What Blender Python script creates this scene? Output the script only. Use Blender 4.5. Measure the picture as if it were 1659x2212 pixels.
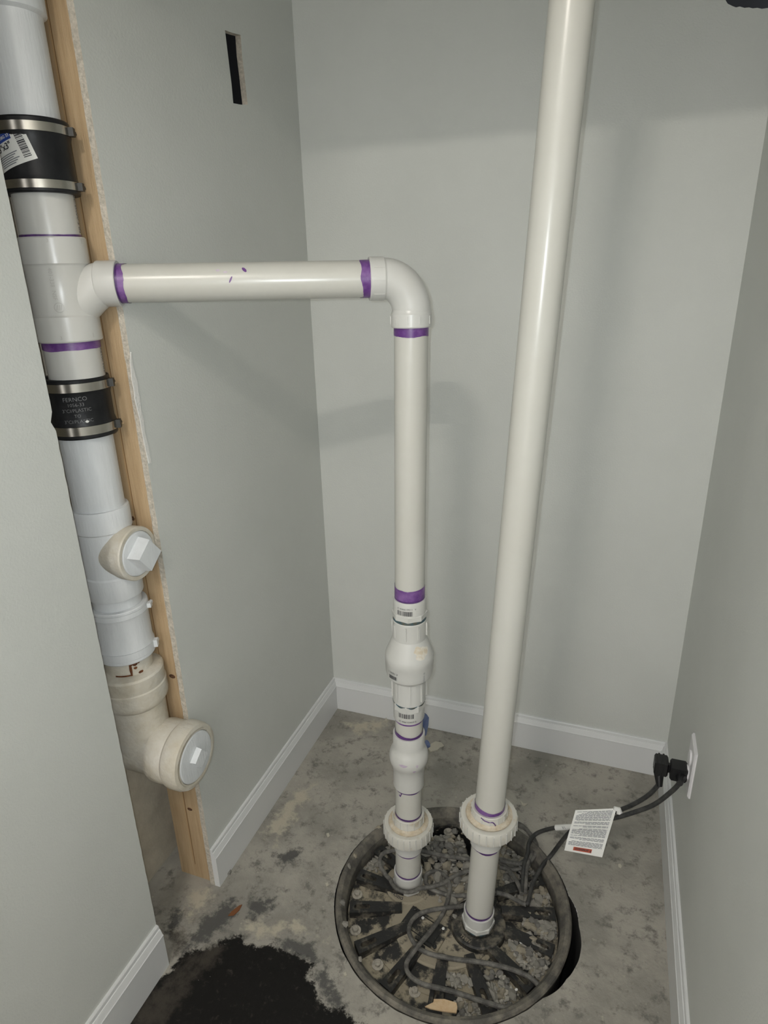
import bpy, bmesh, math, random
from mathutils import Vector, Matrix, noise as mnoise
random.seed(7)
for o in list(bpy.data.objects): bpy.data.objects.remove(o, do_unlink=True)
scene = bpy.context.scene
COL = scene.collection

# ------------------------------------------------------------------ camera
IW, IH, FPX = 1659.0, 2212.0, 1386.0
PCX, PCY = IW / 2, IH / 2
CAMH = 1.36
def nrm(v): return v.normalized()
DOWN = nrm(Vector((928.5 - PCX, 4803.0 - PCY, FPX)))          # vertical vanishing point
FWD = Vector((1359.0 - PCX, 572.0 - PCY, FPX)); FWD = FWD.normalized()
FWD = nrm(FWD - DOWN * FWD.dot(DOWN))
UPC = -DOWN
RGT = FWD.cross(UPC)
M = Matrix((RGT, FWD, UPC))                                     # world = M @ cam (x right, y down, z forward)
CAM = Vector((0, 0, CAMH))
cd = bpy.data.cameras.new('camera'); cam = bpy.data.objects.new('camera', cd); COL.objects.link(cam)
cd.sensor_fit = 'VERTICAL'; cd.sensor_height = 36.0; cd.lens = FPX / IH * 36.0
cd.clip_start = 0.02; cd.clip_end = 50
Rb = Matrix((M @ Vector((1, 0, 0)), M @ Vector((0, -1, 0)), M @ Vector((0, 0, -1)))).transposed()
cam.matrix_world = Matrix.Translation(CAM) @ Rb.to_4x4()
scene.camera = cam

# ------------------------------------------------------------------ light
scene.view_settings.view_transform = 'Standard'
scene.view_settings.look = 'None'
scene.view_settings.gamma = 1.0
scene.view_settings.use_curve_mapping = False
scene.view_settings.exposure = 0.13
w = bpy.data.worlds.new('room_ambient'); scene.world = w; w.use_nodes = True
w.node_tree.nodes['Background'].inputs[0].default_value = (1.0, 0.975, 0.935, 1)
w.node_tree.nodes['Background'].inputs[1].default_value = 1.7
def lamp(name, kind, loc, energy, color, size):
    d = bpy.data.lights.new(name, kind); d.energy = energy; d.color = color
    if kind == 'AREA':
        d.shape = 'DISK'; d.size = size
    else:
        d.shadow_soft_size = size
    o = bpy.data.objects.new(name, d); o.location = loc; COL.objects.link(o); return o
CR = M @ Vector((1, 0, 0)); CU = M @ Vector((0, -1, 0))
fl_ = lamp('phone_flash', 'SPOT', CAM - CR * 0.016 + CU * 0.010, 14.5, (0.90, 0.96, 1.0), 0.004)
fl_.data.spot_size = math.radians(122); fl_.data.spot_blend = 1.0
fl_.rotation_euler = cam.matrix_world.to_euler()
# the closet light that hangs above the picture: two rows of small LED chips (its shade is built with the room)
BULB = (Vector((-0.345, -0.48, 2.29)), Vector((-0.255, -0.48, 2.29)))
for p in BULB:
    for dx in (-0.026, -0.009, 0.009, 0.026): lamp('led_chip', 'POINT', p + Vector((dx, 0, 0)), 2.5, (1.0, 0.94, 0.84), 0.006)

# ------------------------------------------------------------------ pixel helpers (photo 1659 x 2212)
def ray(px, py): return M @ Vector(((px - PCX) / FPX, (py - PCY) / FPX, 1.0))
def on_z(px, py, z=0.0):
    d = ray(px, py); return CAM + d * ((z - CAMH) / d.z)
def on_x(px, py, x):
    d = ray(px, py); return CAM + d * (x / d.x)
def on_y(px, py, y):
    d = ray(px, py); return CAM + d * (y / d.y)
def on_plane(px, py, p0, n):
    d = ray(px, py); return CAM + d * ((p0 - CAM).dot(n) / d.dot(n))
MT = M.transposed()
def row_of(p):
    c = MT @ (Vector(p) - CAM); return PCY + FPX * c.y / c.z
def front_z(row, x, y, r):
    """height on the side of an upright pipe that faces the camera, seen in that picture row"""
    d = math.hypot(x, y); hx, hy = x - x / d * r, y - y / d * r
    lo, hi = -0.3, 2.6
    for _ in range(50):
        m = (lo + hi) / 2
        if row_of((hx, hy, m)) > row: lo = m
        else: hi = m
    return lo

# ------------------------------------------------------------------ materials
def mat(name, base, rough=0.5, base2=None, nscale=8.0, nfac=1.0, bump=0.0, bscale=200.0, metal=0.0, spec=0.5, stretch=None, detail=4.0, lo=0.35, hi=0.65, coat=0.0):
    m = bpy.data.materials.new(name); m.use_nodes = True
    nt = m.node_tree; b = nt.nodes['Principled BSDF']
    b.inputs['Roughness'].default_value = rough; b.inputs['Metallic'].default_value = metal
    b.inputs['Specular IOR Level'].default_value = spec
    b.inputs['Coat Weight'].default_value = coat
    b.inputs['Base Color'].default_value = (*base, 1)
    tc = nt.nodes.new('ShaderNodeTexCoord'); mp = nt.nodes.new('ShaderNodeMapping')
    nt.links.new(tc.outputs['Object'], mp.inputs[0])
    if stretch: mp.inputs['Scale'].default_value = stretch
    if base2:
        n = nt.nodes.new('ShaderNodeTexNoise'); n.inputs['Scale'].default_value = nscale; n.inputs['Detail'].default_value = detail
        n.inputs['Roughness'].default_value = 0.65
        nt.links.new(mp.outputs[0], n.inputs['Vector'])
        r = nt.nodes.new('ShaderNodeMapRange'); r.inputs[1].default_value = lo; r.inputs[2].default_value = hi; r.inputs[4].default_value = nfac
        nt.links.new(n.outputs['Fac'], r.inputs[0])
        mx = nt.nodes.new('ShaderNodeMix'); mx.data_type = 'RGBA'
        mx.inputs['A'].default_value = (*base, 1); mx.inputs['B'].default_value = (*base2, 1)
        nt.links.new(r.outputs[0], mx.inputs['Factor']); nt.links.new(mx.outputs['Result'], b.inputs['Base Color'])
    if bump:
        n2 = nt.nodes.new('ShaderNodeTexNoise'); n2.inputs['Scale'].default_value = bscale; n2.inputs['Detail'].default_value = 3
        nt.links.new(mp.outputs[0], n2.inputs['Vector'])
        bp = nt.nodes.new('ShaderNodeBump'); bp.inputs['Strength'].default_value = bump; bp.inputs['Distance'].default_value = 0.002
        nt.links.new(n2.outputs['Fac'], bp.inputs['Height']); nt.links.new(bp.outputs[0], b.inputs['Normal'])
    return m
WALLC = (0.63, 0.645, 0.615)
m_wall = mat('wall_paint', WALLC, 0.62, (0.60, 0.615, 0.585), 3.0, 1.0, 0.25, 260)
m_gyp = mat('gypsum_core', (0.60, 0.55, 0.47), 0.95, (0.40, 0.37, 0.31), 160, 1.0, 0.9, 220)
m_trim = mat('trim_paint', (0.70, 0.71, 0.71), 0.30, bump=0.05, bscale=40)
m_wood = mat('stud_pine', (0.55, 0.405, 0.245), 0.75, (0.42, 0.295, 0.165), 14, 1.0, 0.5, 90, stretch=(9, 9, 0.5), lo=0.3, hi=0.7)
m_knot = mat('wood_knot', (0.06, 0.03, 0.015), 0.8, (0.16, 0.07, 0.03), 120)
m_sawline = mat('saw_groove', (0.24, 0.14, 0.06), 0.85)
m_conc = mat('foundation_concrete', (0.62, 0.57, 0.47), 0.95, (0.48, 0.44, 0.36), 16, 1.0, 0.8, 150, detail=8)
m_pvc = mat('pvc_cream', (0.575, 0.57, 0.525), 0.26, (0.55, 0.54, 0.49), 9, 0.7, 0.03, 60)
m_fit = mat('pvc_fitting', (0.60, 0.60, 0.575), 0.28, (0.58, 0.575, 0.54), 12, 0.7, 0.05, 90)
m_mark = mat('moulded_mark', (0.47, 0.46, 0.43), 0.35)
m_fitd = mat('pvc_fitting_dusty', (0.62, 0.605, 0.55), 0.45, (0.50, 0.44, 0.33), 26, 1.0, 0.15, 140, lo=0.56, hi=0.72)
m_dust = mat('tan_dust', (0.52, 0.43, 0.30), 0.95, (0.66, 0.60, 0.50), 70, 1.0, 0.6, 300)
m_paint = mat('painted_pipe', (0.72, 0.745, 0.76), 0.5, (0.66, 0.68, 0.695), 24, 1.0, 0.35, 160, stretch=(1.6, 1.6, .25))
m_painty = mat('painted_pipe_yellowed', (0.66, 0.635, 0.57), 0.6, (0.56, 0.51, 0.41), 14, 1.0, 0.9, 90)
m_purple = mat('primer_purple', (0.115, 0.035, 0.20), 0.35, (0.34, 0.20, 0.44), 34, 0.8, detail=6, lo=0.42, hi=0.80)
m_purpled = mat('primer_dark', (0.060, 0.018, 0.115), 0.35, (0.12, 0.05, 0.20), 60)
m_purplel = mat('primer_faint', (0.42, 0.32, 0.46), 0.45, (0.60, 0.54, 0.58), 60)
m_rub = mat('rubber_black', (0.008, 0.0085, 0.010), 0.40, (0.016, 0.017, 0.019), 30, 1.0, 0.15, 160, spec=0.3)
m_rubtext = mat('rubber_moulding', (0.24, 0.24, 0.245), 0.5)
m_steel = mat('stainless_band', (0.52, 0.50, 0.46), 0.24, metal=1.0)
m_screw = mat('screw_dark', (0.05, 0.05, 0.048), 0.5, metal=0.4)
m_ppr = mat('printed_paper', (0.78, 0.78, 0.75), 0.6)
m_ink = mat('print_ink', (0.035, 0.035, 0.04), 0.6)
m_inkg = mat('print_ink_grey', (0.17, 0.18, 0.20), 0.6)
m_blue = mat('print_blue', (0.02, 0.06, 0.30), 0.5)
m_red = mat('print_red', (0.42, 0.075, 0.035), 0.6)
m_teal = mat('thread_sealant', (0.02, 0.10, 0.15), 0.4, (0.10, 0.09, 0.06), 90)
m_handle = mat('valve_handle_blue', (0.055, 0.085, 0.23), 0.35, (0.16, 0.20, 0.32), 40)
m_blk = mat('plug_black', (0.010, 0.010, 0.011), 0.38)
m_cord = mat('cord_black', (0.020, 0.021, 0.022), 0.55, (0.055, 0.054, 0.050), 60, 1.0)
m_cordd = mat('cord_dusty', (0.075, 0.072, 0.066), 0.7, (0.20, 0.19, 0.17), 55, 1.0, 0.3, 200, lo=.4, hi=.68)
m_lid = mat('lid_black_dusty', (0.026, 0.026, 0.025), 0.6, (0.36, 0.315, 0.23), 17, 1.0, 0.5, 220, detail=9, lo=0.455, hi=0.54)
m_lidt = mat('lid_tan_dusty', (0.34, 0.30, 0.225), 0.85, (0.045, 0.043, 0.040), 15, 1.0, 0.5, 220, detail=9, lo=0.53, hi=0.60)
m_lidk = mat('lid_black', (0.018, 0.018, 0.018), 0.5, (0.17, 0.15, 0.115), 26, 1.0, 0.4, 200, detail=8, lo=0.52, hi=0.66)
m_rim = mat('basin_rim_dusty', (0.085, 0.080, 0.070), 0.8, (0.20, 0.182, 0.148), 30, 1.0, 0.7, 180, detail=8, lo=.4, hi=.62)
m_bolt = mat('bolt_dusty', (0.30, 0.28, 0.24), 0.7, (0.50, 0.46, 0.39), 120)
m_st1 = mat('stone_grey', (0.28, 0.265, 0.235), 0.95, (0.40, 0.38, 0.33), 60, 1.0, 0.6, 300)
m_st2 = mat('stone_dark', (0.18, 0.172, 0.158), 0.95, (0.27, 0.26, 0.235), 60, 1.0, 0.6, 300)
m_st3 = mat('stone_tan', (0.42, 0.375, 0.29), 0.95, (0.32, 0.285, 0.22), 60, 1.0, 0.6, 300)
m_dark = mat('cavity_shade', (0.010, 0.012, 0.017), 0.9)  # near-black colour stands in for the shade in hollows
m_plate = mat('outlet_plate', (0.70, 0.69, 0.70), 0.35)
m_chipw = mat('plaster_flake', (0.50, 0.47, 0.39), 0.9)
m_chipt = mat('wood_chip_tan', (0.62, 0.47, 0.30), 0.85, (0.55, 0.38, 0.22), 90)
m_chipb = mat('wood_sliver_brown', (0.20, 0.075, 0.025), 0.8)
m_rust = mat('rust_drip', (0.075, 0.022, 0.008), 0.8, (0.20, 0.07, 0.02), 120)
m_joist = mat('header_timber', (0.44, 0.30, 0.16), 0.8)

# floor: concrete with stains carried by two point attributes
def floor_mat():
    m = bpy.data.materials.new('floor_concrete'); m.use_nodes = True
    nt = m.node_tree; N = nt.nodes; L = nt.links; b = N['Principled BSDF']
    tc = N.new('ShaderNodeTexCoord')
    def noise(s, det=6, rg=0.6):
        n = N.new('ShaderNodeTexNoise'); n.inputs['Scale'].default_value = s; n.inputs['Detail'].default_value = det
        n.inputs['Roughness'].default_value = rg; L.new(tc.outputs['Object'], n.inputs['Vector']); return n.outputs['Fac']
    def rng(v, a, c, t0=0.0, t1=1.0):
        r = N.new('ShaderNodeMapRange'); r.interpolation_type = 'SMOOTHSTEP'
        r.inputs[1].default_value = a; r.inputs[2].default_value = c; r.inputs[3].default_value = t0; r.inputs[4].default_value = t1
        L.new(v, r.inputs[0]); return r.outputs[0]
    def mix(f, A, B):
        x = N.new('ShaderNodeMix'); x.data_type = 'RGBA'
        if hasattr(A, 'links'): L.new(A, x.inputs['A'])
        else: x.inputs['A'].default_value = (*A, 1)
        if hasattr(B, 'links'): L.new(B, x.inputs['B'])
        else: x.inputs['B'].default_value = (*B, 1)
        L.new(f, x.inputs['Factor']); return x.outputs['Result']
    def attr(nm):
        a = N.new('ShaderNodeAttribute'); a.attribute_name = nm; return a.outputs['Fac']
    def add(a, c, k=1.0):
        q = N.new('ShaderNodeMath'); q.operation = 'MULTIPLY_ADD'; L.new(c, q.inputs[0]); q.inputs[1].default_value = k; L.new(a, q.inputs[2]); return q.outputs[0]
    c = mix(rng(noise(5.0, 8), 0.38, 0.62), (0.275, 0.262, 0.232), (0.395, 0.374, 0.328))
    c = mix(rng(noise(24.0, 8, 0.75), 0.50, 0.66), c, (0.17, 0.163, 0.147))
    c = mix(rng(noise(95.0, 4), 0.60, 0.75), c, (0.42, 0.39, 0.33))
    rough = add(attr('grey_smear'), noise(38.0, 9, 0.72), 5.0)
    c = mix(rng(rough, 2.2, 3.2), c, (0.105, 0.103, 0.097))
    pale = add(attr('pale_patch'), noise(30.0, 9, 0.7), 5.0)
    c = mix(rng(pale, 2.4, 3.4), c, (0.47, 0.43, 0.345))
    blk = add(attr('black_mastic'), noise(26.0, 10, 0.75), 3.4)
    f_b = rng(blk, 1.62, 1.95)
    c = mix(f_b, c, mix(rng(noise(60.0, 8, 0.7), 0.55, 0.75), (0.0075, 0.0068, 0.0062), (0.050, 0.045, 0.038)))
    streak = add(attr('brown_film'), noise(12.0, 9, 0.75), 4.0)
    c = mix(rng(streak, 2.1, 3.0, 0.0, 0.8), c, (0.060, 0.052, 0.042))
    fleck = rng(noise(160.0, 2), 0.755, 0.775)
    c = mix(fleck, c, (0.42, 0.40, 0.35))
    L.new(c, b.inputs['Base Color'])
    L.new(rng(f_b, 0.0, 1.0, 0.92, 0.75), b.inputs['Roughness'])
    b.inputs['Specular IOR Level'].default_value = 0.25
    bp = N.new('ShaderNodeBump'); bp.inputs['Strength'].default_value = 0.55; bp.inputs['Distance'].default_value = 0.003
    L.new(noise(85.0, 6), bp.inputs['Height']); L.new(bp.outputs[0], b.inputs['Normal'])
    return m
m_floor = floor_mat()

# ------------------------------------------------------------------ mesh builder
class MB:
    def __init__(s): s.v = []; s.f = []
    def add(s, vs, fs):
        k = len(s.v); s.v += [Vector(p) for p in vs]; s.f += [tuple(i + k for i in f) for f in fs]; return s
    def box(s, lo, hi):
        x0, y0, z0 = lo; x1, y1, z1 = hi
        return s.add([(x0, y0, z0), (x1, y0, z0), (x1, y1, z0), (x0, y1, z0), (x0, y0, z1), (x1, y0, z1), (x1, y1, z1), (x0, y1, z1)],
                     [(0, 3, 2, 1), (4, 5, 6, 7), (0, 1, 5, 4), (1, 2, 6, 5), (2, 3, 7, 6), (3, 0, 4, 7)])
    def obox(s, c, ax, ay, az, h):
        c = Vector(c); P = []
        for k in (-1, 1):
            for i, j in ((-1, -1), (1, -1), (1, 1), (-1, 1)): P.append(c + ax * i * h[0] + ay * j * h[1] + az * k * h[2])
        return s.add(P, [(0, 3, 2, 1), (4, 5, 6, 7), (0, 1, 5, 4), (1, 2, 6, 5), (2, 3, 7, 6), (3, 0, 4, 7)])
    def lathe(s, prof, ctr, seg=56, ex=Vector((1, 0, 0)), ey=Vector((0, 1, 0)), close=False, phase=0.0, rfun=None):
        """prof: (radius, t); ctr(t) gives the axis point"""
        P = []; n = len(prof)
        for i, (r, t) in enumerate(prof):
            c = ctr(t)
            for k in range(seg):
                a = 2 * math.pi * k / seg + phase
                rr = rfun(r, t, a, i) if rfun else r
                P.append(c + ex * (rr * math.cos(a)) + ey * (rr * math.sin(a)))
        F = []
        for i in range(n - 1 if not close else n):
            j = (i + 1) % n
            for k in range(seg):
                q = (k + 1) % seg
                F.append((i * seg + k, i * seg + q, j * seg + q, j * seg + k))
        return s.add(P, F)
    def tube(s, pts, r, seg=12, caps=True):
        pts = [Vector(p) for p in pts]; n = len(pts)
        T = [nrm(pts[min(i + 1, n - 1)] - pts[max(i - 1, 0)]) for i in range(n)]
        u = T[0].orthogonal().normalized(); P = []
        rr = r if isinstance(r, (list, tuple)) else [r] * n
        for i in range(n):
            u = nrm(u - T[i] * u.dot(T[i])); v = T[i].cross(u)
            for k in range(seg):
                a = 2 * math.pi * k / seg; P.append(pts[i] + (u * math.cos(a) + v * math.sin(a)) * rr[i])
        F = [(i * seg + k, i * seg + (k + 1) % seg, (i + 1) * seg + (k + 1) % seg, (i + 1) * seg + k) for i in range(n - 1) for k in range(seg)]
        if caps: F += [tuple(reversed(range(seg))), tuple(range((n - 1) * seg, n * seg))]
        return s.add(P, F)
    def build(s, name, m, parent=None, angle=24, smooth=True):
        me = bpy.data.meshes.new(name)
        off = world_loc(parent) if parent else Vector()
        me.from_pydata([tuple(p - off) for p in s.v], [], s.f); me.update()
        bm = bmesh.new(); bm.from_mesh(me); bmesh.ops.recalc_face_normals(bm, faces=bm.faces); bm.to_mesh(me); bm.free()
        if smooth:
            me.polygons.foreach_set('use_smooth', [True] * len(me.polygons)); me.set_sharp_from_angle(angle=math.radians(angle))
        me.materials.append(m)
        o = bpy.data.objects.new(name, me); COL.objects.link(o)
        if parent: o.parent = parent
        return o
def world_loc(o):
    p = Vector(o.location)
    while o.parent: o = o.parent; p += Vector(o.location)
    return p
def tag(o, label, cat, group=None):
    o['label'] = label; o['category'] = cat
    if group: o['group'] = group
    return o
def struct(o): o['kind'] = 'structure'; return o
def thing(name, loc, label, cat, group=None):
    o = bpy.data.objects.new(name, None); o.empty_display_size = 0.05; COL.objects.link(o); o.location = loc
    return tag(o, label, cat, group)
def rings(*pr): return list(pr)
def wall_panel(outline, holes, to3, thick_vec):
    """flat outline with holes, filled and extruded"""
    bm = bmesh.new(); ed = []
    for loop in [outline] + holes:
        vs = [bm.verts.new(to3(*p)) for p in loop]
        for i in range(len(vs)): ed.append(bm.edges.new((vs[i], vs[(i + 1) % len(vs)])))
    res = bmesh.ops.triangle_fill(bm, use_beauty=True, use_dissolve=False, edges=ed)
    faces = [g for g in res['geom'] if isinstance(g, bmesh.types.BMFace)]
    ext = bmesh.ops.extrude_face_region(bm, geom=faces)
    bmesh.ops.translate(bm, vec=thick_vec, verts=[g for g in ext['geom'] if isinstance(g, bmesh.types.BMVert)])
    bmesh.ops.recalc_face_normals(bm, faces=bm.faces)
    me = bpy.data.meshes.new('panel'); bm.to_mesh(me); bm.free(); return me
def catmull(pts, n=8):
    P = [Vector(p) for p in pts]; P = [P[0] * 2 - P[1]] + P + [P[-1] * 2 - P[-2]]; out = []
    for i in range(1, len(P) - 2):
        for k in range(n):
            t = k / n; a, b, c, d = P[i - 1], P[i], P[i + 1], P[i + 2]
            out.append(0.5 * ((2 * b) + (c - a) * t + (2 * a - 5 * b + 4 * c - d) * t * t + (3 * b - a - 3 * c + d) * t ** 3))
    out.append(P[-2]); return out
def text2d(body, size, align='CENTER', bold=0.0):
    cu = bpy.data.curves.new('t', 'FONT'); cu.body = body; cu.size = size; cu.align_x = align; cu.align_y = 'CENTER'; cu.resolution_u = 2; cu.offset = bold
    ob = bpy.data.objects.new('t', cu); COL.objects.link(ob)
    dg = bpy.context.evaluated_depsgraph_get(); me = bpy.data.meshes.new_from_object(ob.evaluated_get(dg))
    vs = [(v.co.x, v.co.y) for v in me.vertices]; fs = [tuple(p.vertices) for p in me.polygons]
    bpy.data.objects.remove(ob, do_unlink=True); bpy.data.meshes.remove(me); bpy.data.curves.remove(cu); return vs, fs

# ------------------------------------------------------------------ room shell
XL, XR, YB, ZC = -0.787, 0.228, 1.620, 2.44
Y0 = -0.95
DT = 0.0127
Y_NEAR, Y_FAR = 0.716, 0.908            # the strip cut out of the left wall
def jag(a, b, n, amp, seed):
    return [(a + (b - a) * i / n, amp * mnoise.noise(Vector((seed, i * 0.7, 0))) + amp * 0.7 * mnoise.noise(Vector((seed, i * 2.9, 3)))) for i in range(n + 1)]
# left wall, far sheet, with the slot cut for a box
slot = [on_x(px, py, XL) for px, py in ((486, 65), (499, 70), (520, 76), (523, 120), (529, 170), (535, 226), (520, 226), (504, 223), (500, 180), (492, 115), (489, 90))]
out = [(j + Y_FAR, z) for z, j in jag(0.0, ZC, 170, 0.0013, 4)] + [(YB, ZC), (YB, 0.0)]
me = wall_panel(out, [[(p.y, p.z) for p in slot]], lambda a, z: (XL, a, z), Vector((-DT, 0, 0)))
def two_mat(me, name, axis, mats=(m_wall, m_gyp)):
    for m_ in mats: me.materials.append(m_)
    for p in me.polygons: p.material_index = 0 if abs(p.normal[axis]) > 0.9 else 1
    o = bpy.data.objects.new(name, me); COL.objects.link(o); return struct(o)
two_mat(me, 'wall_left', 0)
wl_o = [o for o in bpy.data.objects if o.name == 'wall_left'][0]
pts = [on_x(px, py, XL) for px, py in ((282, 760), (287, 795), (296, 826), (297, 845), (302, 866), (303, 884), (309, 905), (311, 930), (318, 958), (326, 1000), (321, 1001), (310, 955), (301, 905), (290, 862), (289, 846), (284, 820), (280, 780))]
b = MB(); n = len(pts); b.add(pts + [p + Vector((0.0016, 0, 0)) for p in pts], [(i, (i + 1) % n, n + (i + 1) % n, n + i) for i in range(n)] + [tuple(range(n, 2 * n))]); b.build('joint_compound', mat('joint_compound_white', (0.74, 0.73, 0.70), 0.9, bump=0.8, bscale=260), wl_o, smooth=False)
out = [(Y_NEAR + j, z) for z, j in jag(ZC, 0.0, 170, 0.0009, 9)]
out = [(y + 0.0062 * z, z) for y, z in out]
# small broken notch beside the lower rubber sleeve
zn = on_x(118, 915, XL).z
out = [(y - (0.006 if 0.0 < z - zn + 0.002 < 0.016 else 0), z) for y, z in out] + [(Y0, 0.0), (Y0, ZC)]
two_mat(wall_panel(out, [], lambda a, z: (XL, a, z), Vector((-DT, 0, 0))), 'wall_left_front', 0)
# back wall with the torn hole at the top
hole = [on_y(px, py, YB) for px, py in ((1567, 0), (1572, 8), (1582, 13), (1590, 16), (1598, 14), (1608, 17), (1618, 16), (1626, 18), (1636, 17), (1646, 19), (1660, 17))]
hp = [(p.x, p.z) for p in hole] + [(0.215, 1.86), (0.19, 1.885), (0.15, 1.875), (0.128, 1.85)]
two_mat(wall_panel([(XL, 0), (XR, 0), (XR, ZC), (XL, ZC)], [hp], lambda a, z: (a, YB, z), Vector((0, DT, 0))), 'wall_back', 1)
two_mat(wall_panel([(Y0, 0), (YB, 0), (YB, ZC), (Y0, ZC)], [], lambda a, z: (XR, a, z), Vector((DT, 0, 0))), 'wall_right', 0)
struct(MB().box((-1.1, Y0, ZC), (0.5, YB + 0.02, ZC + 0.05)).build('ceiling', m_wall))
# poured foundation wall behind the stud bay
struct(MB().box((-1.10, -0.3, -0.1), (-0.945, YB, ZC)).build('wall_foundation', m_conc))
# near-black panels added to stand in for the shade behind the two openings
tag(MB().box((XL - 0.055, 1.20, 1.55), (XL - 0.045, 1.60, 2.05)).build('cavity_shade_panel', m_dark), 'dark lining added for the shade inside the slot cut in the left wall', 'backing')
tag(MB().box((0.10, YB + 0.05, 1.78), (XR, YB + 0.06, 1.92)).build('cavity_shade_panel', m_dark), 'dark panel added for the shade behind the torn hole in the back wall', 'backing')
# closet light: open-bottomed box shade under the ceiling behind the photographer, tipped a little forward
cl = thing('closet_light', (-0.15, -0.40, ZC), 'white box-shaded closet light hanging from the ceiling', 'light')
X0_, X1_, YF_, YK_ = -0.45, 0.15, 0.161, -0.78
zf_ = lambda y: 2.0905 - 0.145 * (y - YF_)                       # lower edge of the shade
zt0 = 2.37; b = MB()
def wallq(x0, y0, x1, y1, nx, ny):
    t = 0.004; P = []
    for dx, dy in ((0, 0), (nx * t, ny * t)): P += [(x0 + dx, y0 + dy, zf_(y0)), (x1 + dx, y1 + dy, zf_(y1)), (x1 + dx, y1 + dy, zt0), (x0 + dx, y0 + dy, zt0)]
    b.add(P, [(0, 1, 2, 3), (7, 6, 5, 4), (0, 4, 5, 1), (1, 5, 6, 2), (2, 6, 7, 3), (3, 7, 4, 0)])
wallq(X0_, YF_, X1_, YF_, 0, 1); wallq(X0_, YK_, X1_, YK_, 0, -1); wallq(X0_, YK_, X0_, YF_, -1, 0); wallq(X1_, YK_, X1_, YF_, 1, 0)
b.box((X0_, YK_, zt0), (X1_, YF_, zt0 + 0.004)); b.build('shade', m_plate, cl, smooth=False)
MB().tube([(-0.15, -0.30, zt0), (-0.15, -0.30, ZC)], 0.02, 14).build('stem', m_plate, cl)
for p in BULB: MB().tube([p + Vector((0, 0, 0.02)), Vector((p.x, p.y, zt0))], 0.017, 16).build('socket', m_plate, cl)

# baseboards
BBP = [(0.0, 0.0), (0.0135, 0.0), (0.0135, 0.0860), (0.0142, 0.0872), (0.0142, 0.0890), (0.0130, 0.0900), (0.0118, 0.0925), (0.0095, 0.1010), (0.0082, 0.1035), (0.0066, 0.1040), (0.0066, 0.1058), (0.0058, 0.1110), (0.0045, 0.1130), (0.0, 0.1130)]
def baseboard(name, fn, a0, a1):
    b = MB(); n = len(BBP)
    P = [fn(a0(t), t, h) for t, h in BBP] + [fn(a1(t), t, h) for t, h in BBP]
    F = [(i, (i + 1) % n, n + (i + 1) % n, n + i) for i in range(n)] + [tuple(range(n)), tuple(reversed(range(n, 2 * n)))]
    b.add(P, F); return struct(b.build(name, m_trim, angle=20))
baseboard('baseboard_left', lambda a, t, h: (XL + t, a, h), lambda t: 0.908, lambda t: YB - t)
baseboard('baseboard_left_front', lambda a, t, h: (XL + t, a, h), lambda t: Y0, lambda t: 0.716)
baseboard('baseboard_back', lambda a, t, h: (a, YB - t, h), lambda t: XL + t, lambda t: XR - t)
baseboard('baseboard_right', lambda a, t, h: (XR - t, a, h), lambda t: Y0, lambda t: YB - t)

# ------------------------------------------------------------------ floor with the pit opening
BC = Vector((-0.246, 1.052, 0)); RO = 0.268; RI = 0.243
def hole_r(a):
    d = math.degrees(a) % 360
    e = 0.0
    for c0, w0, h0 in ((352, 20, 0.020), (338, 12, 0.012), (8, 12, 0.012)):
        q = min(abs(d - c0), 360 - abs(d - c0)); e = max(e, h0 * max(0, 1 - (q / w0) ** 2))
    return RO + 0.0025 + e + 0.0015 * mnoise.noise(Vector((math.cos(a) * 9, math.sin(a) * 9, 1)))
def axis_list(a, b, step, ex0, ex1):
    l = []; x = a
    while x < b + 1e-6: l.append(x); x += step
    return ex0 + l + ex1
gx = axis_list(-0.96, 0.235, 0.006, [-1.6, -1.3, -1.08], [0.5, 1.0, 1.6])
gy = axis_list(0.48, 1.632, 0.006, [-3.6, -2.4, -1.6, -0.9, -0.4, 0.0, 0.2, 0.35, 0.42], [])
def inside_sd(p, poly):
    x, y = p; ins = False; dm = 9; n = len(poly)
    for i in range(n):
        ax, ay = poly[i]; bx, by = poly[(i + 1) % n]
        if (ay > y) != (by > y) and x < (bx - ax) * (y - ay) / (by - ay) + ax: ins = not ins
        dx, dy = bx - ax, by - ay; t = max(0, min(1, ((x - ax) * dx + (y - ay) * dy) / (dx * dx + dy * dy + 1e-12)))
        dm = min(dm, math.hypot(x - ax - dx * t, y - ay - dy * t))
    return dm if ins else -dm
def fl(*pts): return [tuple(on_z(a, b, 0.0)[:2]) for a, b in pts]
BLK = [fl((150, 2300), (245, 2205), (372, 2085), (400, 2062), (440, 2046), (490, 2024), (520, 2020), (540, 2034), (556, 2044), (585, 2036), (625, 2052), (662, 2068), (680, 2080), (672, 2115), (690, 2140), (702, 2172), (735, 2178), (768, 2200), (800, 2240), (700, 2400))]
GRY = [fl((348, 2000), (372, 1972), (392, 1948), (400, 1985), (380, 2010), (366, 2030)), fl((425, 1995), (470, 1955), (505, 1938), (520, 1950), (490, 2000), (455, 2030), (400, 2060), (385, 2075), (400, 2040)),
       fl((580, 2030), (630, 2018), (680, 2032), (700, 2085), (672, 2078), (625, 2054)), fl((530, 1940), (600, 1935), (585, 1975), (540, 1995)), fl((590, 1850), (640, 1825), (650, 1850), (610, 1880)),
       fl((668, 2100), (705, 2085), (740, 2150), (760, 2195), (705, 2170))]
PAL = [fl((495, 2005), (560, 1985), (660, 1990), (720, 2050), (690, 2030), (630, 2015), (560, 2035), (520, 2015)), fl((400, 1925), (450, 1915), (480, 1935), (430, 1975), (400, 2000)), fl((560, 1800), (640, 1700), (690, 1690), (600, 1830)),
       fl((740, 1560), (840, 1550), (830, 1580), (760, 1585))]
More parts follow.
